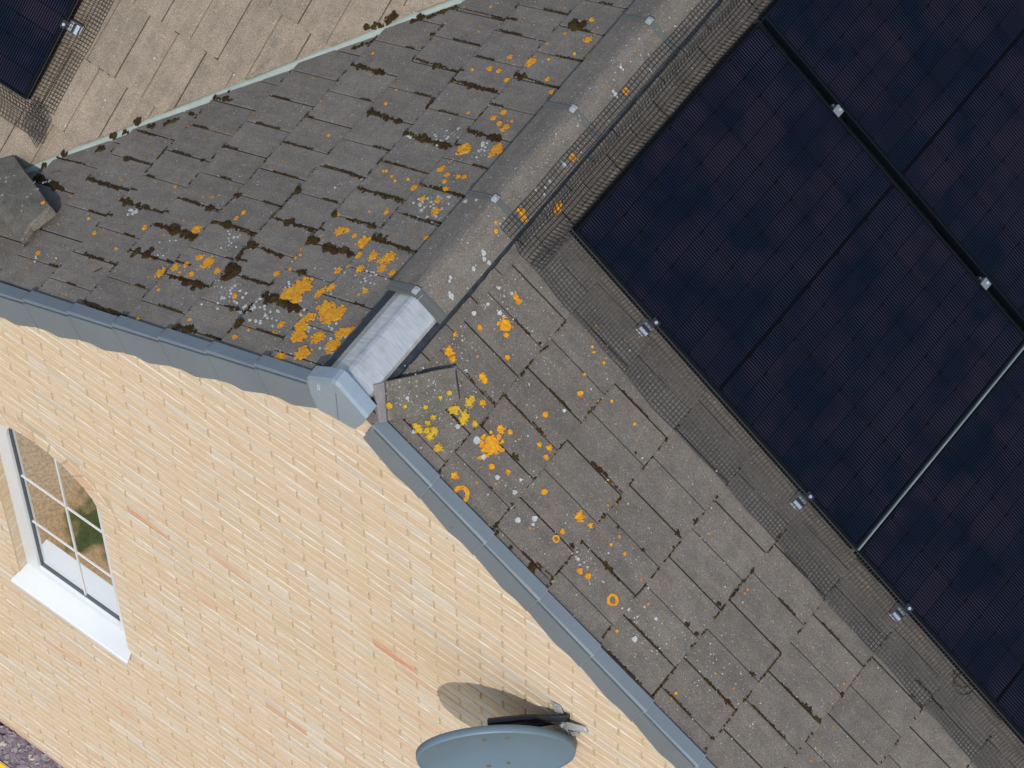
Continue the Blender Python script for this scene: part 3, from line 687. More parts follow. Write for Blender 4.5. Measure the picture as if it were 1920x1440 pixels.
# =================================================================== BROKEN RIDGE TILE PIECES (lying loose)
random.seed(5)
def fragment(name, fr, poly, hb, ht, label, ch=0.006, bow=0.0):
    mb = MB(); n = len(poly); cu = sum(p[0] for p in poly) / n; cv = sum(p[1] for p in poly) / n
    ring = []
    for i in range(n):
        a, b2 = poly[i], poly[(i + 1) % n]
        for t in (0, 0.25, 0.5, 0.75):
            ring.append((a[0] + (b2[0] - a[0]) * t + random.uniform(-.002, .002), a[1] + (b2[1] - a[1]) * t + random.uniform(-.002, .002)))
    m_ = len(ring)
    def lay(sc_, hf): return [fr(cu + (u - cu) * sc_, cv + (v - cv) * sc_, hf(u, v)) for u, v in ring]
    L = [lay(0.97, lambda u, v: hb(u, v)), lay(1.0, lambda u, v: hb(u, v) + 0.004), lay(1.0, lambda u, v: ht(u, v) - ch), lay(0.965, lambda u, v: ht(u, v)), lay(0.5, lambda u, v: ht(cu + (u - cu) * .5, cv + (v - cv) * .5) + bow * .7)]
    vs = [p for r in L for p in r]; fs = []
    for i in range(4):
        for j in range(m_): fs.append((i * m_ + j, i * m_ + (j + 1) % m_, (i + 1) * m_ + (j + 1) % m_, (i + 1) * m_ + j))
    vs.append(fr(cu, cv, ht(cu, cv) + bow)); c_ = len(vs) - 1
    for j in range(m_): fs.append((4 * m_ + j, 4 * m_ + (j + 1) % m_, c_))
    fs.append(tuple(reversed(range(m_)))); mb.mesh(vs, fs)
    o = mb.build(name, M['fragment']); thing(o, label, 'roof tile'); return o
def toB(x, y): return (x / C_ - 0.03, y)
fragment('broken_ridge_tile', PB, [toB(.100, .113), toB(.240, .360), toB(.327, .285), toB(.300, .190), toB(.192, .015)], lambda u, v: 0.014, lambda u, v: 0.052 - 0.10 * (u - 0.12), 'broken piece of ridge tile with yellow lichen lying beside the metal ridge liner')
_fb = bpy.data.objects['broken_ridge_tile']
_m = MB(); _m.prism(PB, [toB(.078, .070), toB(.1005, .1125), toB(.1925, .0145), toB(.176, -.010)], 0.012, lambda u, v: 0.040 - 0.10 * (u - 0.12), 0.004); _m.build('broken_end', M['broken'], _fb)
def toA(x, y): return (-x / C_ - 0.05, y)
fragment('broken_ridge_tile', PA, [toA(-2.52, .50), toA(-2.335, .607), toA(-2.312, .607), toA(-1.912, .404), toA(-1.915, .37), toA(-1.940, .293), toA(-1.932, .215), toA(-2.135, .305), toA(-2.48, .40)], lambda u, v: 0.030 + 0.02 * (u > 2.7), lambda u, v: 0.080 - 0.16 * max(0, 0.36 - v), 'loose broken ridge tile with white lichen at the foot of the green valley', 0.008, 0.006)
# =================================================================== SOLAR PANELS
PL, PW = 1.722, 1.176
cellmesh = None
def cell_data():
    mb = MB(); a, b2 = 0.0900, 0.1835
    c2 = 0.006
    pts = [(-a/2, -b2/2 + c2), (-a/2 + c2, -b2/2), (a/2, -b2/2), (a/2, b2/2), (-a/2 + c2, b2/2), (-a/2, b2/2 - c2)]
    mb.poly([(u, v, 0) for u, v in pts]); return mb.data('cell', M['cell'])
cellmesh = cell_data()
def solar_panel(fr_mat, label, group, trim=False):
    "local frame: x down the slope, y along the ridge, z out of the roof; origin at the upper left corner on the roof"
    root = empty('solar_panel'); root.matrix_world = fr_mat
    H0, H1 = 0.050, 0.100
    def child(name, mb, mat, parent=root): return mb.build(name, mat, parent)
    mb = MB(); w = 0.011
    for a, b2 in (((0, 0), (PL, w)), ((0, PW - w), (PL, PW)), ((0, w + .0003), (w, PW - w - .0003)), ((PL - w, w + .0003), (PL, PW - w - .0003))):
        mb.prism(lambda u, v, h: (u, v, h), [a, (b2[0], a[1]), b2, (a[0], b2[1])], H0, H1, 0.0015)
    child('frame', mb, M['frame'])
    mb = MB(); mb.box((w, w, H1 - 0.008), (PL - w, PW - w, H1 - 0.0035)); bs = child('backsheet', mb, M['backsheet'])
    for i in range(18):
        u = 0.0115 + 0.046 + i * 0.0936 + (0.012 if i >= 9 else 0)
        for j in range(6):
            v = PW / 2 + (j - 2.5) * 0.1912
            c = link('cell', cellmesh, bs); c.location = (u, v, H1 - 0.0028)
    thing(root, label, 'solar panel', group); return root
def frame_B(u, v, rot=0.0):
    ex = Vector((C_, 0, -S_)); ey = Vector((0, 1, 0)); ez = Vector((S_, 0, C_))
    m = Matrix.Translation(PB(u, v, 0)) @ Matrix((ex, ey, ez)).transposed().to_4x4() @ Matrix.Rotation(rot, 4, 'Z'); return m
RB = math.radians(-0.9)
AU, AV = 0.258, 1.068
arr = frame_B(AU, AV, RB)
def off(u, v): return arr @ Matrix.Translation((u, v, 0))
solar_panel(off(0, 0), 'dark solar panel nearest the broken ridge, with its top corner by the ridge', 'solar panels on the east slope')
solar_panel(off(0, PW + 0.034), 'dark solar panel across the wide black gap, at the top right', 'solar panels on the east slope')
solar_panel(off(PL + 0.019, 0), 'dark solar panel below the silver strip, at the lower right', 'solar panels on the east slope')
solar_panel(off(PL + 0.019, PW + 0.034), 'dark solar panel at the right edge, below the silver strip and beyond the black gap', 'solar panels on the east slope')
# silver strip added between the two rows, for sun glare on the frame side
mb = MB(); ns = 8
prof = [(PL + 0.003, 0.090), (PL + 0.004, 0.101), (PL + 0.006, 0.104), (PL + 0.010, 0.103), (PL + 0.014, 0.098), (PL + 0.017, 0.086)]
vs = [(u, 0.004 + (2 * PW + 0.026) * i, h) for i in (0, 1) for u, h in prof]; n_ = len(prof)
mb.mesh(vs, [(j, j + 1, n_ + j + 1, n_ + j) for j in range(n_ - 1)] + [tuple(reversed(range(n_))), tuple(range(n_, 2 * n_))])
m, nt, b = newmat('glare_strip_silver'); b.inputs['Base Color'].default_value = (0.30, 0.36, 0.40, 1); b.inputs['Metallic'].default_value = 0.6; b.inputs['Roughness'].default_value = 0.35
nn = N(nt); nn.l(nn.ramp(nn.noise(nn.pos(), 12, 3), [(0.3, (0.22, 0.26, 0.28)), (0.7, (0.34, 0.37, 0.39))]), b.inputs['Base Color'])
strip = mb.build('glare_strip', m); strip.matrix_world = arr; thing(strip, 'thin silver strip added as sun glare between the two rows of solar panels', 'glare strip')
# rails with clamps
def rail(u, label, v0, v1, ends, mids, fm):
    root = empty('mounting_rail'); root.matrix_world = fm @ Matrix.Translation((u, 0, 0))
    mb = MB()
    for z0, z1 in ((0.024, 0.030), (0.056, 0.062)): mb.box((-0.020, v0, z0), (0.020, v1, z1))
    for x0, x1 in ((-0.020, -0.016), (0.016, 0.020)): mb.box((x0, v0 + .0005, 0.030), (x1, v1 - .0005, 0.056))
    mb.box((-0.0155, v0 + .002, 0.0302), (0.0155, v0 + .004, 0.0558)); mb.build('rail', M['alu'], root)
    for v, d in ends:
        mb = MB(); mb.box((-0.020, v - 0.034 * d - 0.006, 0.0625), (0.020, v - 0.034 * d + 0.006, 0.070)); mb.box((-0.018, min(v - .012 * d, v - .003 * d), 0.0625), (0.018, max(v - .012 * d, v - .003 * d), 0.098)); mb.box((-0.018, min(v - .012 * d, v + .010 * d), 0.1005), (0.018, max(v - .012 * d, v + .010 * d), 0.104))
        mb.build('end_clamp', M['black'], root)
        mb = MB(); mb.tube([(0, v - .004 * d, .104), (0, v - .004 * d, .110)], 0.007, 6); mb.build('bolt', M['galv'], root)
    for v in mids:
        mb = MB(); mb.box((-0.018, v - .024, 0.1008), (0.018, v + .010, 0.1045)); mb.box((-0.017, v - .014, 0.064), (0.017, v + .014, 0.1006)); mb.build('mid_clamp', M['verge'], root)
        mb = MB(); mb.tube([(0, v, .1045), (0, v, .111)], 0.006, 6); mb.build('bolt', M['galv'], root)
    thing(root, label, 'rail', 'solar panel mounting rails'); return root
gapv = PW + 0.017
for u, lab in ((0.483, 'aluminium rail end poking out beside the upper solar panel, uppermost of three'), (1.428, 'aluminium rail end poking out just above the silver strip, middle of three'), (2.052, 'aluminium rail end poking out below the silver strip, lowest of three')):
    rail(u, lab, -0.052, 2 * PW + 0.08, [(0.0, 1)], [gapv], arr)
# panel on the wing roof, at the top left corner of the picture
exC = Vector((0, -C_, -S_)); eyC = Vector((-1, 0, 0)); 
def frame_C(u, x, rot=0.0):
    ez = Vector((0, -S_, C_)); ex = Vector((0, -C_, -S_)); ey = ez.cross(ex)
    return Matrix.Translation(PC(u, x, 0)) @ Matrix((ex, ey, ez)).transposed().to_4x4() @ Matrix.Rotation(rot, 4, 'Z')
# local y of frame_C points towards +x; panel spans x from -2.39-PW to -2.39
fC = frame_C(2.500 - PL, -2.400 - PW, math.radians(1.0))
solar_panel(fC, 'blue-black solar panel on the paler wing roof at the top left corner', 'solar panels')
rootC = rail(1.36, 'aluminium rail end poking out beside the wing roof panel', 0.3, PW + 0.055, [(PW, -1)], [], fC)
# =================================================================== BIRD GUARD MESH
random.seed(11)
def wires(rows, fr, rad=0.0016):
    "rows: grid of (a,b,h) points; builds both sets of wires as thin three-sided tubes"
    mb = MB(); P = [[Vector(fr(*p)) for p in r] for r in rows]
    for r in P: mb.tube(r, rad, 3, False)
    for j in range(len(P[0])): mb.tube([r[j] for r in P], rad, 3, False)
    return mb
def wob(x, s): return math.sin(x * 5.3 + s) * 0.5 + math.sin(x * 11.7 + s * 2.1) * 0.3 + math.sin(x * 23.1 + s * .7) * 0.2
# left skirt of the east array (local frame of arr)
rows = []; u = -0.02
while u < 3.46:
    sc1 = 0.5 + 0.5 * abs(math.sin(u * 6.8)); r = []
    for j in range(13):
        q = j / 12
        v = -0.006 - 0.196 * q + 0.010 * wob(u, 1) * q
        h = 0.086 * (1 - q) ** (2.3 + 0.5 * sc1) + 0.011 + 0.003 * q + 0.004 * max(0, math.sin(q * 3.1)) * wob(u, 3)
        r.append((u + 0.012 * math.sin(q * 2.2) * wob(u, 2), v, max(h, 0.012)))
    rows.append(r); u += 0.0160
meshB = wires(rows, lambda a, b2, c2: arr @ Vector((a, b2, c2)))
# top skirt between the panels and the ridge
rows2 = []; v = -0.20
while v < 2 * PW:
    r = []
    for j, (uu, h) in enumerate(((0.006, 0.092), (-0.008, 0.066), (-0.026, 0.042), (-0.044, 0.026), (-0.062, 0.022), (-0.080, 0.022), (-0.097, 0.028), (-0.112, 0.044), (-0.127, 0.058), (-0.145, 0.063), (-0.164, 0.062), (-0.183, 0.060), (-0.202, 0.057), (-0.219, 0.056))):
        r.append((uu + 0.004 * wob(v, j * .1), v + 0.004 * wob(v * 2, 5 + j * .2), h + 0.002 * wob(v * 3, j)))
    rows2.append(r); v += 0.0178
mb2 = wires(rows2, lambda a, b2, c2: arr @ Vector((a, b2, c2)))
meshB.mesh(mb2.v, mb2.f)
gm = meshB.build('bird_guard_mesh', M['wire']); thing(gm, 'black wire bird mesh skirting the large solar array and lapping the ridge', 'wire mesh', 'bird guard meshes')
# the wing panel's mesh, cut and folded at its lower corner
rows = []; u = 0.35
while u < PL + 0.02:
    r = []
    for j in range(9):
        q = j / 8; vv = PW + 0.006 + 0.105 * q + 0.006 * wob(u, 2) * q
        r.append((u, vv, max(0.086 * (1 - q) ** 2.6 + 0.010 + 0.008 * max(0, math.sin(q * 3)) * wob(u, 4), 0.010)))
    rows.append(r); u += 0.0175
meshC = wires(rows, lambda a, b2, c2: fC @ Vector((a, b2, c2)))
rows = []; v = PW + 0.10
while v > PW - 0.6:
    r = []
    for j in range(9):
        q = j / 8; r.append((PL + 0.004 + 0.135 * q, v + 0.03 * q, max(0.086 * (1 - q) ** 2.4 + 0.012 + 0.006 * wob(v * 2, q), 0.012)))
    rows.append(r); v -= 0.0175
m2 = wires(rows, lambda a, b2, c2: fC @ Vector((a, b2, c2))); meshC.mesh(m2.v, m2.f)
rows = []
for i in range(8):
    rows.append([(PL - 0.02 + 0.0170 * j + 0.05 * (i / 7), PW + 0.004 + 0.0160 * i, 0.024 + 0.004 * wob(i * .2 + j * .3, 1)) for j in range(9)])
m2 = wires(rows, lambda a, b2, c2: fC @ Vector((a, b2, c2))); meshC.mesh(m2.v, m2.f)
gm = meshC.build('bird_guard_mesh', M['wire']); thing(gm, 'black wire bird mesh folded round the corner of the wing roof panel', 'wire mesh', 'bird guard meshes')
# cable tie loop sticking out of the mesh
mb = MB(); pts = []
for i in range(25):
    a = 2 * math.pi * i / 24 * 0.93 + 0.9; pts.append(arr @ Vector((2.457 + 0.042 * math.cos(a), -0.026 + 0.043 * math.sin(a), 0.066 + 0.010 * math.sin(a + 1))))
mb.tube(pts, 0.0028, 5); o = mb.build('cable_loop', M['black'], None, True); thing(o, 'black cable loop sticking out of the bird mesh near the lower right', 'cable')
# =================================================================== SATELLITE DISH
D0 = Vector((0.881, -0.26, -1.822)); az = math.radians(-50); el = math.radians(0); Nn = Vector((math.cos(az) * math.cos(el), math.sin(az) * math.cos(el), math.sin(el))); Wd = Vector((-math.sin(az), math.cos(az), 0)); Ud = Nn.cross(Wd)
dish = empty('satellite_dish', (1.06, 0.0, -1.66)); DI = Matrix.Translation((-1.06, 0, 1.66))
def dpart(name, mb, mat, parent=None, smooth=False):
    o = mb.build(name, mat, parent or dish, smooth)
    if parent is None: o.matrix_parent_inverse = DI
    return o
def dp(a, b2, n_): return D0 + Wd * a + Ud * b2 + Nn * n_
mb = MB(); vs = []; fs = []; NR, NA = 9, 48
def dishpt(r, a, back): return dp(0.31 * r * math.cos(a), 0.25 * r * math.sin(a), -0.052 * (1 - r * r) - back)
for layer, bk in ((0, 0.0), (1, 0.003)):
    base = len(vs)
    for i in range(NR + 1):
        for j in range(NA): vs.append(dishpt(max(i / NR, 0.001), 2 * math.pi * j / NA, bk))
    for i in range(NR):
        for j in range(NA):
            q = (base + i * NA + j, base + i * NA + (j + 1) % NA, base + (i + 1) * NA + (j + 1) % NA, base + (i + 1) * NA + j); fs.append(q if layer == 0 else q[::-1])
mb.mesh(vs, fs); refl = dpart('reflector', mb, M['dish'], None, True)
mb = MB(); vs = []; fs = []; pr = [(1.0, 0.001), (1.012, 0.004), (1.026, 0.002), (1.032, -0.006), (1.034, -0.030), (1.020, -0.031), (1.005, -0.012)]
for r, n_ in pr:
    for j in range(NA):
        a = 2 * math.pi * j / NA; vs.append(dp(0.31 * r * math.cos(a), 0.25 * r * math.sin(a), n_))
for i in range(len(pr) - 1):
    for j in range(NA): fs.append((i * NA + j, i * NA + (j + 1) % NA, (i + 1) * NA + (j + 1) % NA, (i + 1) * NA + j))
mb.mesh(vs, fs); dpart('rim', mb, M['dish'], None, True)
for a, b2 in ((-0.045, 0.070), (0.047, 0.085), (-0.030, -0.165), (0.050, -0.150)):
    mb = MB(); d = -0.052 * (1 - (a / .31) ** 2 - (b2 / .25) ** 2); mb.tube([dp(a, b2, d - .001), dp(a, b2, d + .004)], 0.008, 8); mb.tube([dp(a, b2, d + .004), dp(a, b2, d + .008)], 0.005, 6); dpart('bolt', mb, M['rust'])
mb = MB(); mb.tube([dp(0, -0.02, -0.075), dp(0, 0.04, -0.09), (0.86, -0.13, -1.80), (0.95, -0.075, -1.735), (1.04, -0.02, -1.665)], [0.020, 0.018, 0.017, 0.016, 0.016], 10); dpart('mount_arm', mb, M['black'], None, True)
mb = MB(); mb.tube([(0.775, -0.165, -1.800), (0.90, -0.095, -1.715), (1.05, -0.018, -1.645)], 0.017, 8)
for dz in (-0.022, 0.026): mb.tube([(0.93, -0.085, -1.715 + dz), (1.06, -0.012, -1.645 + dz)], 0.007, 6)
dpart('clamp_channel', mb, M['black'])
br = MB()
def strap(mb, pts, w, t=0.004):
    for i in range(len(pts) - 1):
        a, b2 = Vector(pts[i]), Vector(pts[i + 1]); d = (b2 - a).normalized(); sd = d.cross(Vector((0, 1, 0))); sd = sd.normalized() * w / 2; nn_ = Vector((0, -t, 0)) if abs(d.y) < .9 else Vector((t, 0, 0))
        mb.mesh([a - sd, a + sd, b2 + sd, b2 - sd, a - sd + nn_, a + sd + nn_, b2 + sd + nn_, b2 - sd + nn_], [(0,1,2,3),(7,6,5,4),(0,4,5,1),(1,5,6,2),(2,6,7,3),(3,7,4,0)])
strap(br, [(0.985, -0.004, -1.610), (1.012, -0.010, -1.665), (1.040, -0.030, -1.690), (1.085, -0.022, -1.672), (1.142, -0.004, -1.655)], 0.050)
strap(br, [(1.040, -0.034, -1.66), (1.062, -0.026, -1.80)], 0.034)
strap(br, [(1.000, -0.036, -1.765), (1.055, -0.030, -1.775), (1.105, -0.010, -1.735)], 0.022)
wb = dpart('wall_bracket', br, M['galv'])
for x, z in ((0.987, -1.615), (1.135, -1.657), (1.043, -1.69), (1.057, -1.775)):
    mb = MB(); mb.tube([(x, -0.006, z), (x, -0.016 if x in (0.987, 1.135) else -0.046, z)], 0.007, 6); dpart('bolt', mb, M['galv'])
mb = MB(); mb.tube([dp(0, -0.24, -0.01), dp(0, -0.30, 0.10), dp(0, -0.27, 0.30)], 0.011, 8); dpart('feed_arm', mb, M['black'], None, True)
mb = MB(); mb.tube([dp(0, -0.25, 0.33), dp(0, -0.19, 0.27)], [0.030, 0.026], 12); mb.tube([dp(0, -0.27, 0.35), dp(0, -0.25, 0.33)], [0.02, 0.03], 12); dpart('receiver_head', mb, M['black'], None, True)
thing(dish, 'grey satellite dish on a galvanised bracket fixed to the brick gable', 'satellite dish')
# =================================================================== GROWTH ON THE TILES
random.seed(3)
def growth(mb, fr, u, v, r, h, pts=14, base=U0, hh=None, stretch=1.0):
    "an irregular crust of lichen, slightly domed"
    ph = [random.uniform(0, 6.28) for _ in range(4)]; am = random.uniform(0.06, 0.16)
    sh = (lambda uu: surf_h(uu, base)) if hh is None else hh
    def rad(a): return r * (1 + am * math.sin(3 * a + ph[0]) + am * math.sin(5 * a + ph[1]) + 0.6 * am * math.sin(9 * a + ph[2]) + 0.35 * am * math.sin(14 * a + ph[3]))
    rings = ((1.0, -0.0022), (0.94, h), (0.6, h * 0.95))
    vs = []; fs = []
    for k, z in rings:
        for i in range(pts):
            a = 2 * math.pi * i / pts; uu = u + rad(a) * k * math.cos(a) * stretch; vv = v + rad(a) * k * math.sin(a)
            vs.append(fr(uu, vv, sh(uu) + 0.0010 + z + (random.uniform(0, .4) * h if k < 1 else 0)))
    for q in range(2):
        for i in range(pts): fs.append((q * pts + i, q * pts + (i + 1) % pts, (q + 1) * pts + (i + 1) % pts, (q + 1) * pts + i))
    fs.append(tuple(2 * pts + i for i in range(pts))); mb.mesh(vs, fs)
def colony(mb, fr, u, v, r, h, pts, **k):
    "a main crust with smaller lobes and crumbs round it"
    growth(mb, fr, u, v, r * (0.86 if r > 0.012 else 0.95), h, pts, **k)
    if r < 0.009: return
    for _ in range(int(6 + r * 500)):
        a = random.uniform(0, 6.283); d = r * random.uniform(0.75, 1.22)
        growth(mb, fr, u + d * math.cos(a), v + d * math.sin(a), r * random.uniform(0.07, 0.24), h * random.uniform(.6, 1.1), 8, **k)
def speck(mb, fr, u, v, r, hh, n=6):
    a0 = random.uniform(0, 6.28); st = random.uniform(0.7, 1.3); z = hh(u)
    mb.poly([fr(u + r * st * math.cos(a0 + 6.283 * i / n) * random.uniform(.75, 1.1), v + r / st * math.sin(a0 + 6.283 * i / n) * random.uniform(.75, 1.1), z + 0.0024) for i in range(n)])
def ringl(mb, fr, u, v, r):
    n = 26; vs = []; fs = []; ph = random.uniform(0, 6)
    gap = random.uniform(0, 6.28)
    for k, z in ((1.05, -0.001), (0.98, .003), (0.62, .003), (0.52, -0.001)):
        for i in range(n):
            a = 6.283 * i / n; rr = r * (k + 0.035 * math.sin(3 * a + ph) + 0.03 * math.sin(7 * a + 2 * ph)); uu = u + rr * math.cos(a); vs.append(fr(uu, v + rr * math.sin(a), surf_h(uu) + z))
    for q in range(3):
        for i in range(n): fs.append((q * n + i, q * n + (i + 1) % n, (q + 1) * n + (i + 1) % n, (q + 1) * n + i))
    mb.mesh(vs, fs)
# ridge surface: point on the ridge tile outer face at x
def ridge_z(x):
    pr = ridge_profile()
    for i in range(len(pr) - 1):
        if pr[i][0] <= x <= pr[i + 1][0]:
            t = (x - pr[i][0]) / (pr[i + 1][0] - pr[i][0]); return pr[i][1] + (pr[i + 1][1] - pr[i][1]) * t
    return pr[0][1] if x < 0 else pr[-1][1]
def fr_ridge(u, v, h): return (u, v, ridge_z(u) + h * 1.3 + 0.0006)
zero = lambda u: 0.0
orange = MB(); rust = MB(); white = MB(); yel = MB(); grey = MB()
for u, v, r in nums(ORANGE_A): colony(orange, PA, u / 1000, v / 1000, r / 1000, 0.0025, 30 if r > 15 else 12)
for u, v, r in nums(ORANGE_B):
    big = r > 12
    tgt = yel if (v < 340 and u < 520 and r < 24) else orange
    colony(tgt, PB, u / 1000, v / 1000, r / 1000, 0.0025, 28 if big else 12)
for u, v, r in nums(RING_B): ringl(orange, PB, u / 1000, v / 1000, r / 1000)
for u, v, r in nums(ORANGE_RIDGE): growth(orange, fr_ridge, u / 1000, v / 1000, r / 1000, 0.002, 10, hh=zero)
for u, v, r in nums(WHITE_B): growth(white, PB, u / 1000, v / 1000, r / 1000, 0.002, 10)
for u, v, r in nums(WHITE_RIDGE): growth(white, fr_ridge, u / 1000, v / 1000, r / 1000 * .62, 0.002, 12, hh=zero)
for fr, s in ((PA, CLUSTER_A), (PB, CLUSTER_B)):
    for u, v, r, n, sz in nums(s):
        for _ in range(int(n)):
            uu = u / 1000 + random.gauss(0, r / 1900); vv = v / 1000 + random.gauss(0, r / 1900)
            rr = sz / 1000 * random.choice([.45, .6, .7, .9, 1.2])
            if vv < -0.015 or uu < 0.185: continue
            if rr > 0.004: growth(white, fr, uu, vv, rr, 0.0014, 7)
            else: speck(white if random.random() < .75 else grey, fr, uu, vv, rr, surf_h)
# general scatter of tiny specks: dense on the old tiles beside the broken ridge, thin elsewhere
for fr, umax, ymax, n, side in ((PA, 2.6, 2.4, 4600, 'A'), (PB, 3.0, 1.05, 1500, 'B')):
    for _ in range(n):
        u = random.uniform(0.19, umax); v = random.uniform(-0.01, ymax)
        if side == 'A' and v > -u * C_ + Y0 - 0.05: continue
        dens = math.exp(-v / 0.55) * (1.0 if u < 1.6 else 0.5) + 0.28 + 0.5 * math.exp(-u / 0.35)
        if side == 'B': dens = math.exp(-math.hypot(u - .3, v) / 0.5) + 0.22
        if random.random() > dens: continue
        r = random.choice([.0011, .0013, .0016, .0018, .0022, .0030, .0042])
        t = random.random()
        if t < 0.70: speck(white if random.random() < 0.6 else grey, fr, u, v, r, surf_h, 6)
        elif t < 0.93: speck(rust, fr, u, v, r * 1.5, surf_h, 7)
        else: growth(rust if random.random() < .6 else orange, fr, u, v, r * 2.0, 0.0012, 7)
for _ in range(420):
    y = random.uniform(0.46, 2.6); x = random.uniform(-0.11, 0.10)
    speck(random.choice([white, grey, grey, rust]), fr_ridge, x, y, random.choice([.0013, .0018, .0025, .0035]), zero, 6)
for _ in range(90):
    u = random.uniform(1.2, 3.0); x = random.uniform(-2.8, -0.8)
    if x + u * C_ > -0.06: continue
    speck(white, PC, u, x, random.choice([.0015, .002, .003, .005]), lambda q: surf_h(q, UC), 6)
# growth on the loose pieces
def fr_frag(u, v, h): return PB(u, v, 0.052 - 0.10 * (u - 0.12) + h)
for _ in range(120):
    u = random.uniform(0.10, 0.34); v = random.uniform(0.05, 0.33)
    if abs((v - 0.19) - (0.22 - u) * -0.6) > 0.10: continue
    speck(random.choice([white, grey, grey]), fr_frag, u, v, random.choice([.0013, .002, .003, .004]), lambda q: 0.0015, 6)
for u, v, r in ((0.165, 0.055, .013), (0.215, 0.10, .008), (0.28, 0.16, .009), (0.315, 0.27, .010), (0.30, 0.23, .008)): growth(yel, fr_frag, u, v, r, 0.003, 11, hh=lambda q: 0.0015)
growth(white, fr_frag, 0.20, 0.13, 0.008, 0.002, 9, hh=lambda q: 0.0015)
def fr_fragA(u, v, h): return PA(u, v, 0.084 - 0.35 * max(0, 0.36 - v) + h)
for _ in range(45):
    u = 2.56 + random.uniform(-.14, .22); v = 0.43 + random.uniform(-.09, .09)
    speck(random.choice([white, grey]), fr_fragA, u, v, random.choice([.002, .003, .005, .007]), zero, 7)
growth(orange, fr_fragA, 2.355, 0.408, 0.010, 0.002, 9, hh=zero)
o = orange.build('orange_lichen', M['orange'], None, False, 'stuff'); o['label'] = 'orange lichen rosettes crusting the old roof tiles'; o['category'] = 'lichen'
o = yel.build('yellow_lichen', M['yellow_l'], None, False, 'stuff'); o['label'] = 'yellow lichen around the broken piece of ridge tile'; o['category'] = 'lichen'
o = rust.build('rusty_lichen', M['rust_l'], None, False, 'stuff'); o['label'] = 'small rust coloured lichen specks on the roof tiles'; o['category'] = 'lichen'
o = white.build('white_lichen', M['white_l'], None, False, 'stuff'); o['label'] = 'white lichen spots scattered over the roof tiles'; o['category'] = 'lichen'
o = grey.build('grey_lichen', M['grey_l'], None, False, 'stuff'); o['label'] = 'pale grey lichen specks scattered over the roof tiles'; o['category'] = 'lichen'
# moss: clumps along the joints
ICO_V = []; ICO_F = []
def ico():
    t = (1 + 5 ** .5) / 2
    v = [(-1,t,0),(1,t,0),(-1,-t,0),(1,-t,0),(0,-1,t),(0,1,t),(0,-1,-t),(0,1,-t),(t,0,-1),(t,0,1),(-t,0,-1),(-t,0,1)]
    l = (1 + t * t) ** .5; v = [(a / l, b / l, c / l) for a, b, c in v]
    f = [(0,11,5),(0,5,1),(0,1,7),(0,7,10),(0,10,11),(1,5,9),(5,11,4),(11,10,2),(10,7,6),(7,1,8),(3,9,4),(3,4,2),(3,2,6),(3,6,8),(3,8,9),(4,9,5),(2,4,11),(6,2,10),(8,6,7),(9,8,1)]
    return v, f
IV, IF = ico()
moss = MB()
def clump(fr, u, v, r, flat=0.55):
    a = random.uniform(0, 6.28); ca, sa = math.cos(a), math.sin(a); sx = random.uniform(.8, 1.25)
    vs = []
    h0 = surf_h(u)
    for x, y, z in IV:
        k = r * random.uniform(0.78, 1.15)
        X, Y = x * ca - y * sa, x * sa + y * ca
        vs.append(fr(u + X * k * sx, v + Y * k / sx, h0 + 0.0015 + z * k * flat))
    moss.mesh(vs, IF)
def strip_moss(fr, u0, v0, u1, v1, w):
    L = math.hypot(u1 - u0, v1 - v0); n = int(L / 0.0036) + 6 + int((w / 0.004) ** 1.4)
    ph = random.uniform(0, 6)
    for i in range(n):
        t = random.random(); taper = 0.45 + 0.55 * abs(math.sin(t * 7 + ph))
        ww = w * taper
        r = max(0.0034, ww * random.uniform(0.38, 0.72))
        d = random.gauss(0, 1) * ww * 0.42
        nu, nv = (-(v1 - v0) / L, (u1 - u0) / L) if L > 1e-4 else (random.uniform(-1, 1), random.uniform(-1, 1))
        clump(fr, u0 + (u1 - u0) * t + nu * d, v0 + (v1 - v0) * t + nv * d, min(r, 0.021), random.uniform(.5, .8))
def PAV(u, v, h):
    x, y, z = PA(u, v, h)
    d = (y - Y0) - x
    return (x, y, z + max(0.0, d) * T_)
for a in nums(MOSS_A): strip_moss(PAV, *[x / 1000 for x in a[:4]], a[4] / 1000 * (1.5 if a[1] < 2840 - a[0] * C_ - 60 else 0.75))
for a in nums(MOSS_B): strip_moss(PB, *[x / 1000 for x in a])
# thin broken moss along the remaining joints
def joint_moss(fr, jf, umax, ymax, p_course, p_joint, valley):
    for k in range(0, int(umax / G)):
        uk = U0 + G * k; v = 0.0
        while v < ymax:
            L = random.uniform(0.01, 0.09)
            if random.random() < p_course and not (valley and v > -uk * C_ + Y0 - 0.05) and uk > 0.25:
                n = int(L / 0.006)
                for i in range(n): clump(fr, uk + random.gauss(0.002, .0022), v + L * i / n, random.uniform(.0034, .0066), .7)
            v += L + random.uniform(0.01, 0.06)
        j0 = jf(k) % 0.15
        vv = j0
        while vv < ymax:
            if random.random() < p_joint and not (valley and vv > -uk * C_ + Y0 - 0.05):
                ua = uk - random.uniform(0.0, 0.25); L = random.uniform(0.05, 0.20); n = int(L / 0.006)
                if ua - L > 0.19:
                    for i in range(n): clump(fr, ua - L * i / n, vv + random.gauss(0, .0016), random.uniform(.0030, .0060), .7)
            vv += 0.15
joint_moss(PA, jointA, 2.7, 2.3, 0.92, 0.95, True)
joint_moss(PB, jointB, 3.2, 0.95, 0.90, 0.35, False)
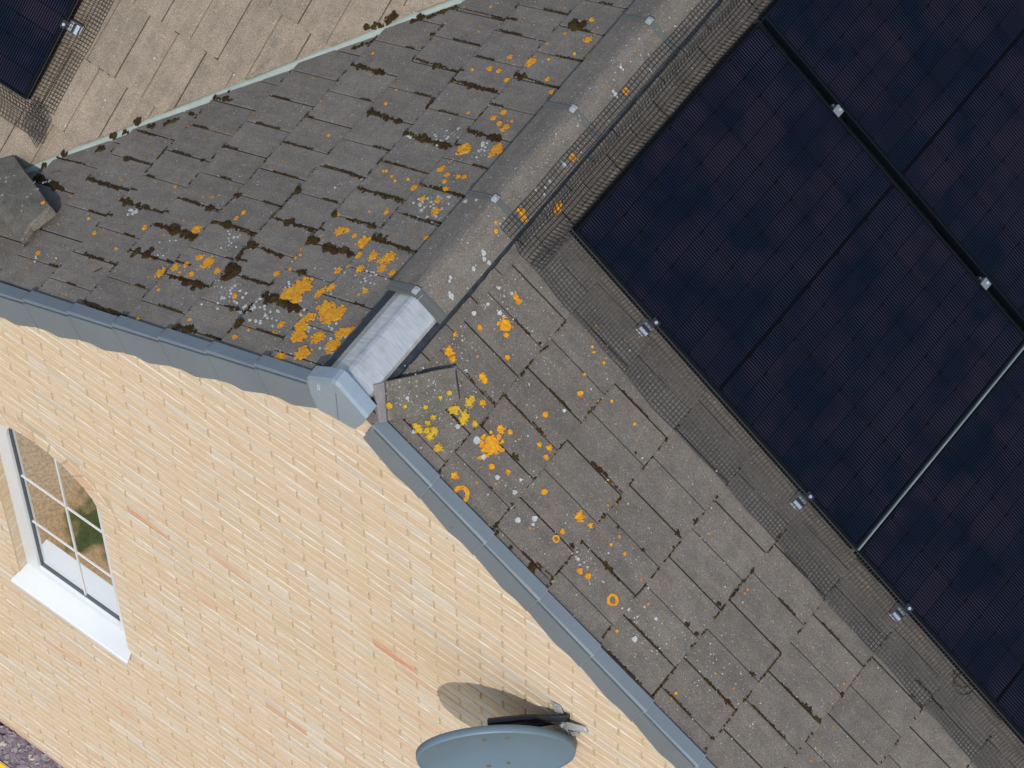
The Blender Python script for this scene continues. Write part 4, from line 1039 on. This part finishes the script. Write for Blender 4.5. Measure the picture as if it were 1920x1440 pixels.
for k in range(5, 9):
    uk = UC + G * k; x = -2.7
    while x < -uk * C_ - 0.06:
        L = random.uniform(.01, .05)
        if random.random() < .5:
            for i in range(int(L / .006)):
                q = PC(uk, x, 0); r = random.uniform(.002, .004)
                moss.mesh([(q[0] + a * r + i * .006, q[1] + b2 * r, q[2] + 0.006 + c2 * r * .5) for a, b2, c2 in IV], IF)
        x += L + random.uniform(.01, .06)
o = moss.build('moss', M['moss'], None, False, 'stuff'); o['label'] = 'dark brown and olive moss clumps along the tile joints and valley'; o['category'] = 'moss'
# =================================================================== GROUND DETAILS
random.seed(9)
chips = MB()
for _ in range(3600):
    x = random.uniform(-5.0, 3.5) if random.random() < .4 else random.uniform(-3.1, -1.7); y = random.uniform(-0.172, -0.005); r = random.uniform(.010, .028)
    z = GROUND + random.uniform(-.004, .012); nrm = Vector((random.gauss(0, .28), random.gauss(0, .28), 1)).normalized(); t1 = nrm.orthogonal().normalized(); t2 = nrm.cross(t1)
    n = random.choice([4, 5, 5, 6]); a0 = random.uniform(0, 6.28)
    ring = [t1 * math.cos(a0 + 6.283 * i / n) * r * random.uniform(.6, 1.2) + t2 * math.sin(a0 + 6.283 * i / n) * r * random.uniform(.5, 1.0) for i in range(n)]
    c = Vector((x, y, z)); th = nrm * random.uniform(.002, .004)
    vs = [c + q - th for q in ring] + [c + q * .92 + th for q in ring]
    tn = random.uniform(0, .95) if random.random() < .95 else 1.0
    chips.mesh(vs, [tuple(range(n, 2 * n))] + [(i, (i + 1) % n, n + (i + 1) % n, n + i) for i in range(n)], tn)
o = chips.build('slate_chippings', M['slate'], None, False, 'stuff'); o['label'] = 'purple grey slate chippings along the foot of the brick wall'; o['category'] = 'gravel'
mb = MB(); mb.box((-5.2, -0.242, GROUND - 0.03), (3.7, -0.188, GROUND + 0.030)); o = mb.build('edging_board', M['yellow']); thing(o, 'yellow painted edging board beside the slate chippings at the lower left corner', 'edging')
mb = MB(); mb.box((-5.2, -0.1865, GROUND - 0.03), (3.7, -0.178, GROUND + 0.026)); lip = mb.build('timber_lip', M['timber'], o)
